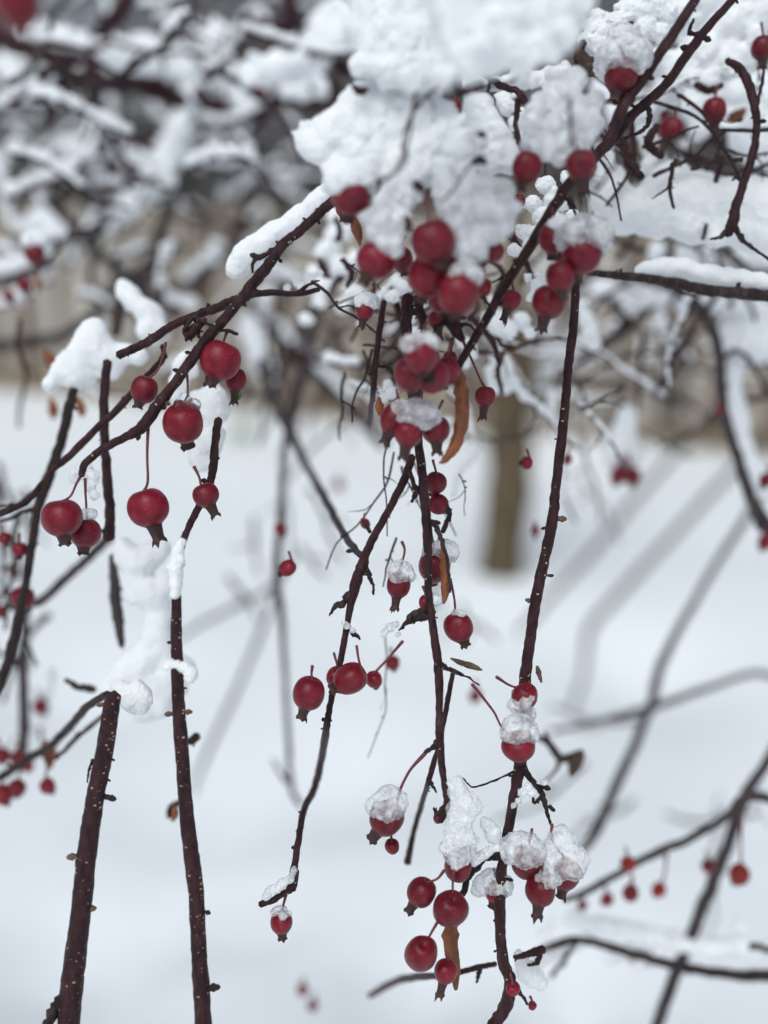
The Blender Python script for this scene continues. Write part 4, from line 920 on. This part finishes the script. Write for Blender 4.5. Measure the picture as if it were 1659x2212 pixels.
I('granular frost on the top apple of the middle cluster', 'd1', n=14, ang=65, size=.3, lean=(-.05, -.1))
I('wet glassy ice pooled over the icy trio', 'd6', n=10, ang=60, size=.36, lean=(.2, -.5), extra=[(905, 890, 22, -.8), (925, 895, 20, -.6), (880, 885, 18, -.4), (860, 878, 14), (915, 915, 14, -1), (895, 875, 15), (940, 905, 12, -1), (868, 905, 10, -1.4)])
I('pink ice on the shoulder of the apple behind the central twig', 'd11', n=16, ang=65, size=.34, lean=(.4, -.25))
I('pinkish frost hood on the free-hanging apple', 'd13', n=20, ang=75, size=.40, lean=(.15, -.35))
I('frost scrap beside the tiny apple on the central twig', 'd12', n=8, ang=80, size=.5, lean=(1.0, .1))
I('smear of pale ice on top of the clean necked apple', 'd14', n=4, ang=30, size=.22, lean=(.1, -.1))
I('crumbly ice stuck under the apple at the speckled twig end', 'f1', n=12, ang=180, size=.30, lean=(-.15, .55), extra=[(1128, 1525, 16, -.6), (1110, 1520, 13, -.4), (1142, 1540, 15, -.5)])
I('melting ice cap over the lopsided apple', 'f2', n=18, ang=62, size=.36, lean=(.12, -.3), extra=[(1125, 1565, 18), (1145, 1590, 14, -.5), (1112, 1560, 14)])
I('tall ice hood on the egg-shaped apple', 'f3', n=24, ang=70, size=.36, lean=(.05, -.28), extra=[(850, 1722, 16, -.5), (846, 1708, 11), (812, 1745, 15), (860, 1745, 14, -.5)])
I('pink ice over the left of the three iced apples', 'f10', n=26, ang=75, size=.44, lean=(-.12, -.22), extra=[(1110, 1835, 18), (1150, 1850, 18, -.6)])
I('frost film over the middle iced apple', 'f11', n=10, ang=55, size=.28, lean=(.3, -.1))
I('biggest ice lump of the lower bunch, over the right iced apple', 'f12', n=26, ang=80, size=.5, lean=(-.05, -.45), mat='ice', extra=[(1200, 1830, 22), (1220, 1815, 24), (1208, 1800, 16), (1240, 1850, 24, -.4), (1185, 1850, 20, -.3)])
I('frost on the crown of the lone apple under the snowy twig end', 'f13', n=12, ang=55, size=.28, lean=(0, -.12))
I('white ice lump against the speckled twig', 'f14', n=26, ang=95, size=.46, lean=(-.1, -.25), extra=[(1040, 1910, 16), (1060, 1895, 16), (1030, 1925, 10)])
I('ice flowing down over the foot apple of the ice column', 'f5', n=18, ang=60, size=.36, lean=(.1, -.35))
I('snow hat on the blurred apple high on the left edge', 'a9', n=10, ang=60, size=.5, lean=(0, -.5), mat='snow')

# ================================================================== SNOW CLUMPS
S = lambda label, blobs, d, mat='snow', **k: clump('snow_clump', label, blobs, d, mat, **k)
S('tall bright snow heap at the top edge over the cauliflower-like mass', [(810, 30, 52), (850, 60, 56), (890, 20, 62), (900, 80, 56), (860, 115, 44), (920, 130, 44), (810, 100, 40), (785, 60, 36), (840, 150, 40), (890, 165, 38), (940, 60, 50), (800, -30, 60), (880, -40, 70), (785, 140, 30), (940, 165, 30), (955, 110, 36)], .300, amp=.30, freq=.9, res=80, fluff=2, soft=.22)
S('soft greyish snow bulk at the top edge beside the bright heap', [(990, 30, 60), (1040, 70, 56), (1000, 110, 44), (1090, 50, 58), (1150, 40, 56), (1100, 100, 44), (1060, 130, 36), (1160, 95, 40), (1210, 70, 40), (1200, 10, 56), (1240, 25, 38), (1020, 150, 30), (1130, 135, 30), (1000, -20, 80), (1100, -30, 80), (1190, 120, 22), (960, 165, 26)], .258, amp=.42, freq=.8, res=80, fluff=2, soft=.22)
S('white cauliflower-like snow mass under the huge top mass', [(678, 312, 34), (715, 290, 46), (745, 265, 44), (790, 240, 50), (835, 225, 46), (880, 215, 46), (800, 290, 48), (850, 275, 46), (905, 260, 50), (925, 310, 46), (960, 290, 44), (985, 330, 40), (700, 330, 30), (760, 330, 38), (820, 335, 38), (880, 330, 42), (730, 360, 28), (790, 372, 30), (850, 372, 34), (910, 365, 36), (960, 370, 34), (1000, 375, 28), (670, 285, 22), (650, 300, 16), (820, 195, 36), (870, 190, 36), (920, 215, 36), (770, 225, 34), (960, 250, 30)], .312, amp=.30, freq=.9, res=84, fluff=2, soft=.22)
S('rounded snow lump leaning against the cauliflower-like mass', [(1030, 240, 30), (1050, 265, 34), (1070, 300, 36), (1090, 330, 30), (1040, 310, 36), (1105, 352, 22), (1060, 345, 32), (1025, 222, 20), (1020, 280, 30)], .325, amp=.22, fluff=1)
S('pinkish granular snow packed over the upper fruit cluster', [(1000, 400, 36), (1040, 410, 38), (1080, 415, 32), (975, 445, 32), (1020, 450, 40), (1060, 455, 40), (1095, 455, 24), (985, 490, 30), (1025, 500, 34), (1060, 500, 30), (1090, 490, 20), (1010, 535, 26), (1035, 545, 20), (955, 415, 24), (960, 385, 26), (1005, 565, 18)], .301, 'wet_snow', amp=.36, freq=1.0, res=84, fluff=2, soft=.22)
S('tall pink snow lump standing between the two left cluster apples', [(850, 415, 28), (835, 445, 32), (825, 480, 32), (845, 505, 30), (810, 500, 22), (830, 530, 22), (855, 540, 18), (875, 430, 26), (870, 395, 26), (865, 470, 24), (800, 470, 18), (900, 405, 20)], .301, 'wet_snow', amp=.34, res=76, fluff=2, soft=.22)
S('pinkish-grey snow block under the bend of the diagonal branch', [(1185, 235, 36), (1220, 205, 34), (1240, 170, 24), (1200, 180, 22), (1160, 280, 32), (1195, 275, 38), (1235, 250, 40), (1270, 235, 28), (1150, 315, 22), (1180, 320, 28), (1215, 310, 34), (1250, 290, 34), (1280, 270, 22), (1240, 325, 24), (1210, 340, 18), (1160, 240, 22), (1285, 215, 18)], .312, 'wet_snow', amp=.34, freq=.9, res=80, fluff=2, soft=.22)
S('long thick snow pillow on the right below the crooked twig', [(1320, 430, 44), (1360, 455, 46), (1400, 455, 48), (1440, 430, 54), (1455, 392, 42), (1480, 425, 48), (1520, 440, 52), (1560, 435, 50), (1610, 440, 56), (1650, 450, 60), (1700, 460, 64), (1312, 385, 30), (1309, 345, 22), (1308, 325, 15), (1435, 395, 36), (1340, 468, 36), (1420, 475, 38), (1480, 480, 40), (1550, 492, 40), (1640, 505, 42), (1600, 495, 40), (1500, 488, 38), (1330, 405, 30)], .42, amp=.20, freq=.9, res=80, soft=.25, fluff=1)
S('snow mass filling the top right corner', [(1560, 60, 50), (1610, 50, 54), (1510, 110, 42), (1565, 130, 40), (1480, 40, 46), (1640, 0, 70), (1455, 150, 30), (1540, 0, 60), (1680, 40, 60), (1420, 130, 26), (1600, 120, 34), (1530, 170, 26), (1490, 160, 28)], .43, amp=.30, res=72, fluff=2, soft=.22)
S('lumpy crystalline snow beside the buried apple near the top', [(1300, 68, 26), (1330, 52, 26), (1285, 95, 22), (1275, 58, 17), (1318, 95, 22), (1292, 38, 18), (1395, 60, 24), (1405, 15, 34), (1370, 25, 26), (1425, 70, 20), (1262, 80, 13), (1440, 30, 24), (1350, 20, 20)], .385, amp=.42, freq=1.1, res=84, fluff=3, soft=.2)
S('snow patch between diagonal and forked branches', [(1385, 250, 26), (1420, 215, 26), (1450, 200, 22), (1395, 290, 20), (1410, 320, 24), (1425, 355, 22), (1400, 365, 18)], .43, amp=.18)
S('crusty snow strip under the huge top mass', along([(1010, 178, 14), (1060, 182, 17), (1120, 172, 19), (1180, 170, 18), (1230, 155, 16)], seed=8) + [(1095, 232, 18), (1112, 268, 16), (1080, 215, 15), (1125, 245, 14), (1130, 295, 14), (1100, 200, 14)], .392, amp=.42, res=76, fluff=2, soft=.2)
S('snow around the blurred apples at upper right', [(1500, 230, 34), (1480, 200, 28), (1510, 280, 22), (1590, 200, 30), (1590, 260, 26), (1600, 310, 26), (1640, 330, 34), (1650, 210, 30), (1650, 270, 26)], .50, amp=.18)
S('snow sleeve behind the dull red apple and the diagonal branch', [(1180, 400, 20), (1195, 435, 22), (1170, 468, 20), (1150, 440, 18), (1200, 475, 15), (1235, 465, 12), (1130, 500, 16), (1110, 540, 14), (1225, 385, 15), (1160, 500, 14), (1140, 530, 12), (1210, 440, 16)], .368, amp=.4, res=76, fluff=3, soft=.2)
S('snow filling behind the upper cluster beside the lone big apple', [(725, 465, 20), (745, 495, 22), (705, 540, 22), (735, 575, 24), (700, 615, 22), (760, 630, 20), (770, 560, 18), (680, 590, 18), (720, 505, 18), (690, 650, 16), (740, 660, 16), (660, 690, 14)], .52, amp=.36, fluff=3, res=72, soft=.2)
S('snow on twigs right under the dusted cluster apple', [(1075, 705, 20), (1100, 715, 18), (1128, 692, 18), (1052, 690, 14), (1145, 718, 12), (1085, 685, 12)], .43, amp=.32, fluff=2)
for lab, bl, dd in (('white snow crumbs behind the knobbly slim twig', [(870, 620, 15), (850, 640, 14), (830, 632, 10), (858, 612, 12)], .40),
                ('snow bit on the dark stem above the middle cluster', [(885, 690, 13), (895, 720, 15), (885, 745, 12), (905, 735, 11)], .40),
                ('snow bit between diagonal branch and middle cluster', [(1000, 740, 13), (1015, 760, 16), (1005, 785, 12), (990, 725, 9)], .42),
                ('snow lump behind the lone apple on the slanting stem', [(1075, 770, 18), (1090, 800, 20), (1070, 830, 18), (1095, 835, 14), (1060, 800, 14), (1080, 745, 12)], .47),
                ('snow crumb beside the knobbly slim twig', [(838, 830, 11), (845, 850, 13), (830, 860, 9)], .40),
                ('snow bits beside the two lower apples right of the diagonal branch', [(1160, 615, 14), (1150, 640, 12), (1165, 595, 10), (1140, 600, 9)], .39),
                ('snow lump behind the long hanging twig below the frosted cluster', [(1265, 690, 18), (1275, 720, 20), (1255, 660, 14), (1285, 745, 14)], .50),
                ('thin snow strip on the bent side twig', [(620, 622, 8), (650, 620, 9), (675, 600, 9), (690, 590, 8), (640, 612, 8)], .40)):
    S(lab, bl, dd, amp=.35, fluff=2, res=48, soft=.22)
S('smooth snow sleeve along the snow-hidden part of the leaning branch', along([(712, 412, 17), (670, 450, 20), (630, 490, 24), (580, 520, 26), (530, 560, 26), (490, 595, 20)], seed=12, lift=.1), .385, 'soft_snow', amp=.12)
S('peaked snow clump on the left above the upright twigs', [(200, 740, 40), (180, 770, 36), (150, 785, 26), (230, 770, 34), (205, 710, 24), (130, 805, 22), (240, 800, 22), (180, 805, 28), (270, 765, 22), (300, 770, 18), (160, 820, 20), (110, 830, 16)], .42, amp=.15)
S('wedge of snow leaning above the peaked clump', along([(262, 615, 16), (290, 650, 24), (325, 685, 26), (345, 710, 20), (300, 715, 22)], seed=14), .45, amp=.15)
S('irregular snow column hanging behind the droplet apple', along([(470, 850, 20), (450, 885, 30), (452, 940, 28), (435, 985, 24), (428, 1015, 14)], seed=15) + [(390, 790, 18), (388, 825, 22), (385, 858, 18), (412, 800, 18), (405, 770, 14), (475, 890, 20), (430, 860, 18)], .405, amp=.26, fluff=1)
S('tall ragged snow column between the two bare stems', along([(350, 1185, 22), (310, 1215, 34), (290, 1250, 26), (330, 1280, 30), (350, 1330, 26), (340, 1375, 28), (320, 1420, 36), (280, 1455, 34), (245, 1485, 26), (222, 1500, 16)], seed=16) + [(355, 1400, 28), (370, 1450, 30), (330, 1480, 34), (300, 1500, 36), (345, 1520, 28), (310, 1535, 26), (275, 1205, 26), (365, 1260, 24), (285, 1285, 18), (400, 1440, 20), (390, 1490, 16), (265, 1180, 18)], .43, 'soft_snow', amp=.15, freq=.8, res=60)
S('snow sleeve hiding the upper end of the slimmer bare stem', [(386, 1190, 13), (384, 1212, 15), (381, 1236, 15), (380, 1262, 14), (379, 1284, 11), (392, 1172, 11), (372, 1225, 11)], .338, amp=.25)
S('snow chunk at the broken top of the stouter bare stem', [(268, 1500, 18), (285, 1515, 22), (300, 1525, 20), (262, 1485, 14), (310, 1505, 20), (295, 1490, 20)], .36, amp=.2)
S('snow collar crossing the slimmer bare stem', [(370, 1432, 9), (385, 1436, 9), (400, 1442, 12), (415, 1452, 13), (410, 1465, 12), (360, 1440, 9)], .338, amp=.22)
S('faint pinkish snow above the cherry-like pair', [(185, 1010, 13), (170, 1020, 14), (200, 1030, 14), (195, 1050, 12), (160, 1035, 10), (205, 1070, 10)], .375, 'wet_snow', amp=.3)
S('snow lying on the horizontal branch at the right edge', along([(1380, 585, 12), (1440, 580, 16), (1500, 590, 18), (1560, 605, 18), (1630, 612, 18), (1700, 620, 18)], seed=17, lift=.2), .40, amp=.14)
S('second smaller snow pillow on the right edge', [(1590, 735, 36), (1640, 740, 40), (1690, 740, 40), (1570, 760, 22), (1620, 700, 22)], .62, 'soft_snow', amp=.10)
S('snow band clinging to the blurred arching branch', along([(1580, 800, 16), (1590, 880, 18), (1600, 940, 16), (1625, 1010, 16), (1650, 1070, 14)], seed=19), .60, 'soft_snow', amp=.12)
S('snow peak above the heart-shaped blurred pair', [(1355, 890, 16), (1350, 920, 24), (1345, 955, 30), (1325, 985, 24), (1365, 985, 24), (1350, 1000, 20)], .61, amp=.15)
S('icy snow column along the end of the central twig', [(985, 1690, 15), (990, 1712, 22), (1002, 1735, 26), (1020, 1740, 20), (985, 1755, 20), (990, 1785, 28), (985, 1815, 27), (992, 1845, 25), (1000, 1770, 22), (1005, 1810, 22)], .350, 'ice', amp=.40, freq=1.0, fluff=1, soft=.2, res=72)
S('small ice crumb between the central twig and the speckled twig', [(1055, 1782, 14), (1068, 1795, 14), (1060, 1808, 12), (1072, 1815, 9), (1045, 1775, 8)], .358, 'ice', amp=.25)
S('ice crumb in the fork of the speckled twig', [(1140, 1700, 10), (1150, 1712, 9), (1128, 1712, 9), (1120, 1730, 7), (1110, 1740, 6), (1175, 1690, 7)], .352, 'ice', amp=.3)
S('clear ice film on the bent side twig of the lowest bunch', along([(1078, 1828, 7), (1055, 1838, 8), (1035, 1852, 8), (1020, 1870, 7)], seed=23), .352, 'ice', amp=.3)
S('wet ice along the snowy twig end over the lone frosted apple', along([(636, 1882, 6), (624, 1902, 8), (604, 1918, 10), (580, 1932, 10), (567, 1942, 7)], seed=24, lift=.3), .356, 'ice', amp=.34, soft=.2)
S('deep soft snow ridge on the low branch in the bottom right corner', along([(1230, 1985, 16), (1300, 2000, 19), (1380, 2020, 20), (1460, 2035, 20), (1540, 2050, 20), (1620, 2050, 20), (1720, 2050, 20)], seed=25) + [(1190, 1995, 11), (1170, 2010, 7), (1600, 2000, 16)], .56, 'soft_snow', amp=.3, fluff=1, res=60)
S('snow stuck to the lowest bend of the speckled twig', [(1125, 2080, 14), (1135, 2100, 20), (1155, 2115, 20), (1170, 2125, 14), (1120, 2060, 9), (1150, 2090, 14)], .385, amp=.36, fluff=2)
S('snow scrap hanging from the slim twig fork below the zigzag', [(750, 1352, 7), (762, 1362, 6), (742, 1345, 5)], .36, 'ice', amp=.3)
S('small frost on dry bits under the crumpled leaf', [(842, 1355, 10), (830, 1368, 8), (855, 1348, 7), (860, 1370, 6)], .375, 'ice', amp=.3)
S('snow blob at the right edge near the low corner twigs', [(1650, 1730, 22), (1670, 1760, 26), (1640, 1700, 14)], .58, 'soft_snow', amp=.12)
# blurred snow in the upper left
for lab, bl, d in (
    ('big blurred snow slope running up to the top snow mass', along([(540, 165, 30), (600, 145, 40), (670, 110, 44), (740, 75, 46), (800, 50, 46)], seed=31), 0.60),
    ('blurred snow ridge over the thick brown limb', along([(200, 110, 22), (260, 120, 30), (320, 125, 34), (380, 145, 32), (420, 160, 24)], seed=32), 0.75),
    ('blurred snow ridge in the far top left corner', along([(60, 60, 24), (100, 75, 28), (150, 90, 28), (190, 100, 20)], seed=33), 0.68),
    ('blurred snow fork dropping in the upper left', along([(470, 60, 22), (455, 110, 22), (465, 140, 26), (500, 165, 24), (520, 200, 20), (532, 250, 18), (530, 275, 14)], seed=34), 0.78),
    ('vertical blurred snow strip down the middle of the upper left', along([(408, 170, 18), (405, 230, 20), (390, 285, 22), (365, 320, 24), (352, 370, 24), (350, 410, 18)], seed=35), 0.94),
    ('slanting blurred snow bank in the upper left', along([(340, 385, 26), (300, 420, 30), (250, 455, 28), (215, 490, 24)], seed=36), 0.98),
    ('blurred snow heap left of the slanting bank', [(100, 480, 26), (130, 500, 30), (80, 470, 20), (55, 490, 16), (140, 480, 18)], 0.81),
    ('blurred snow heap at the upper left edge', [(20, 150, 36), (60, 170, 34), (0, 180, 34), (40, 200, 26), (100, 190, 22)], 0.98),
    ('blurred snow on the twig entering at the left edge', along([(-20, 585, 22), (30, 575, 20), (60, 560, 14)], seed=38), 0.68),
    ('blurred snow on the grey branch before the fence top', along([(560, 660, 22), (540, 690, 24), (545, 740, 22), (570, 800, 18), (590, 830, 16)], seed=39), 0.86),
    ('blurred snow on the down-slanting branch across the fence', along([(600, 705, 12), (650, 755, 15), (700, 805, 15), (760, 865, 13)], seed=40), 1.10),
    ('blurred snow wedge beside the big top mass and the hooked limb', [(680, 160, 24), (650, 200, 20), (700, 190, 20), (720, 110, 24), (690, 60, 30), (730, 30, 34), (620, 195, 20)], 0.65),
    ('blurred snow patch behind the leaning branch', along([(420, 655, 12), (380, 650, 14), (340, 640, 12)], seed=42), 0.78)):
    S(lab, bl, d, 'soft_snow', amp=.32, freq=.9, res=44, fluff=2, soft=.22)

for lab, bl, dd in (('snow bank behind the blurred apples in the upper right', along([(1300, 190, 26), (1350, 215, 28), (1320, 260, 26)], seed=51) + [(1400, 250, 20)], .60),
                ('second snow bank behind the blurred apples in the upper right', along([(1470, 170, 32), (1530, 190, 34), (1600, 210, 34), (1660, 250, 36)], seed=52) + [(1640, 180, 36), (1570, 255, 18)], .66),
                ('snow band under the dark horizontal branch on the right', along([(1290, 620, 14), (1380, 640, 18), (1480, 650, 18), (1580, 665, 20), (1680, 680, 22)], seed=53), .62),
                ('grey snow patch below the snow pillow on the right', [(1420, 540, 20), (1480, 555, 24), (1600, 560, 24), (1650, 560, 26), (1540, 550, 20)], .58)):
    S(lab, bl, dd, 'soft_snow', amp=.25, fluff=1, res=48)

# ================================================================== LEAVES
leaf('curled orange-brown leaf hanging down at the centre', [(978, 788, 6), (992, 815, 14), (1000, 860, 16), (999, 910, 15), (985, 960, 13), (962, 992, 8), (948, 1001, 1)], .330, curl=.8)
leaf('narrow brown leaf hanging over the ice-shouldered apple', [(955, 1170, 2), (960, 1205, 9), (963, 1250, 11), (962, 1285, 8), (958, 1305, 2)], .352)
leaf('straight brown dead leaf hanging among the lowest bunch', [(978, 1930, 9), (976, 1990, 17), (975, 2050, 16), (983, 2100, 13), (985, 2140, 4)], .362, fold=.9)
leaf('dark crumpled leaf on the central twig below the tiny apple', [(876, 1350, 3), (890, 1335, 11), (910, 1330, 14), (930, 1328, 9), (942, 1320, 2)], .358, 'dark_leaf', fold=.9)
leaf('pale translucent shrivelled leaf right of the central twig', [(973, 1422, 2), (995, 1432, 6), (1020, 1440, 7), (1042, 1448, 2)], .366, 'bud_scale')
leaf('tan bud scale beside the end of the speckled twig', [(1160, 1438, 2), (1164, 1452, 6), (1170, 1475, 2)], .362, 'bud_scale')
leaf('orange leaf sliver below the lone big upper apple', [(762, 462, 3), (768, 485, 12), (775, 510, 8), (778, 530, 2)], .345)
leaf('brown blurred leaf among the low left fruits', [(95, 1600, 4), (100, 1620, 16), (104, 1645, 13), (108, 1662, 3)], .47)
leaf('dark blurred leaf hanging in open snow by the speckled twig', [(1262, 1625, 3), (1250, 1645, 14), (1240, 1665, 13), (1235, 1680, 3)], .47, 'dark_leaf')
leaf('dry blurred sepal leaf beside the slimmer bare stem', [(375, 1742, 3), (378, 1758, 8), (372, 1775, 3)], .42)
leaf('dark leaf at the snowy fork near the top of the diagonal branch', [(1248, 105, 6), (1265, 125, 16), (1285, 145, 18), (1300, 165, 6)], .37, 'dark_leaf')
leaf('brown leaf behind the blurred apples at upper right', [(1570, 262, 4), (1590, 250, 14), (1605, 240, 10), (1612, 232, 2)], .45, 'leaf')
leaf('dark hanging leaf under the crusty snow strip', [(1075, 190, 5), (1076, 205, 13), (1074, 222, 4)], .40, 'dark_leaf')
leaf('olive leaf tip beside the diagonal branch under the snow pillow', [(1360, 340, 4), (1368, 365, 10), (1385, 388, 4)], .42, 'dark_leaf')
leaf('amber blurred leaf under the peaked snow clump', [(108, 860, 4), (112, 885, 12), (116, 905, 4)], .50)
leaf('second amber blurred leaf under the peaked snow clump', [(165, 860, 4), (172, 880, 11), (178, 900, 4)], .48)
leaf('amber blurred leaf left of the peaked snow clump', [(98, 755, 4), (105, 775, 13), (112, 795, 5)], .52)
leaf('amber blurred leaf beside the little apple on the left edge', [(78, 590, 4), (80, 612, 9), (78, 632, 4)], .55)
leaf('amber leaf scrap left of the icy trio', [(818, 858, 3), (820, 880, 10), (824, 900, 3)], .36)
leaf('brown leaf scrap at the left edge tangle', [(150, 392, 5), (165, 388, 12), (180, 392, 5)], .62)
leaf('bright green leaf scrap behind the split-calyx apple', [(512, 838, 3), (514, 852, 7), (512, 866, 2)], .37, 'green_leaf')
g = G(522, 945)
rs = random.Random(9); V, Fc = [], []
for _ in range(60):
    q = g + Vector((rs.gauss(0, .035), rs.gauss(0, .05), 0)); i = len(V); dx = Vector((rs.gauss(0, .03), rs.gauss(0, .03), 0)); hh = rs.uniform(.06, .13); wv = Vector((.006, 0, 0))
    V += [q - wv, q + wv, q + dx + Vector((0, 0, hh))]; Fc.append((i, i + 1, i + 2))
tag(mesh_obj('grass_tuft', V, Fc, 'green_leaf', origin=g), 'small green grass tuft showing at the foot of the fence', 'grass')
print('OBJECTS BUILT', len(SC.objects))
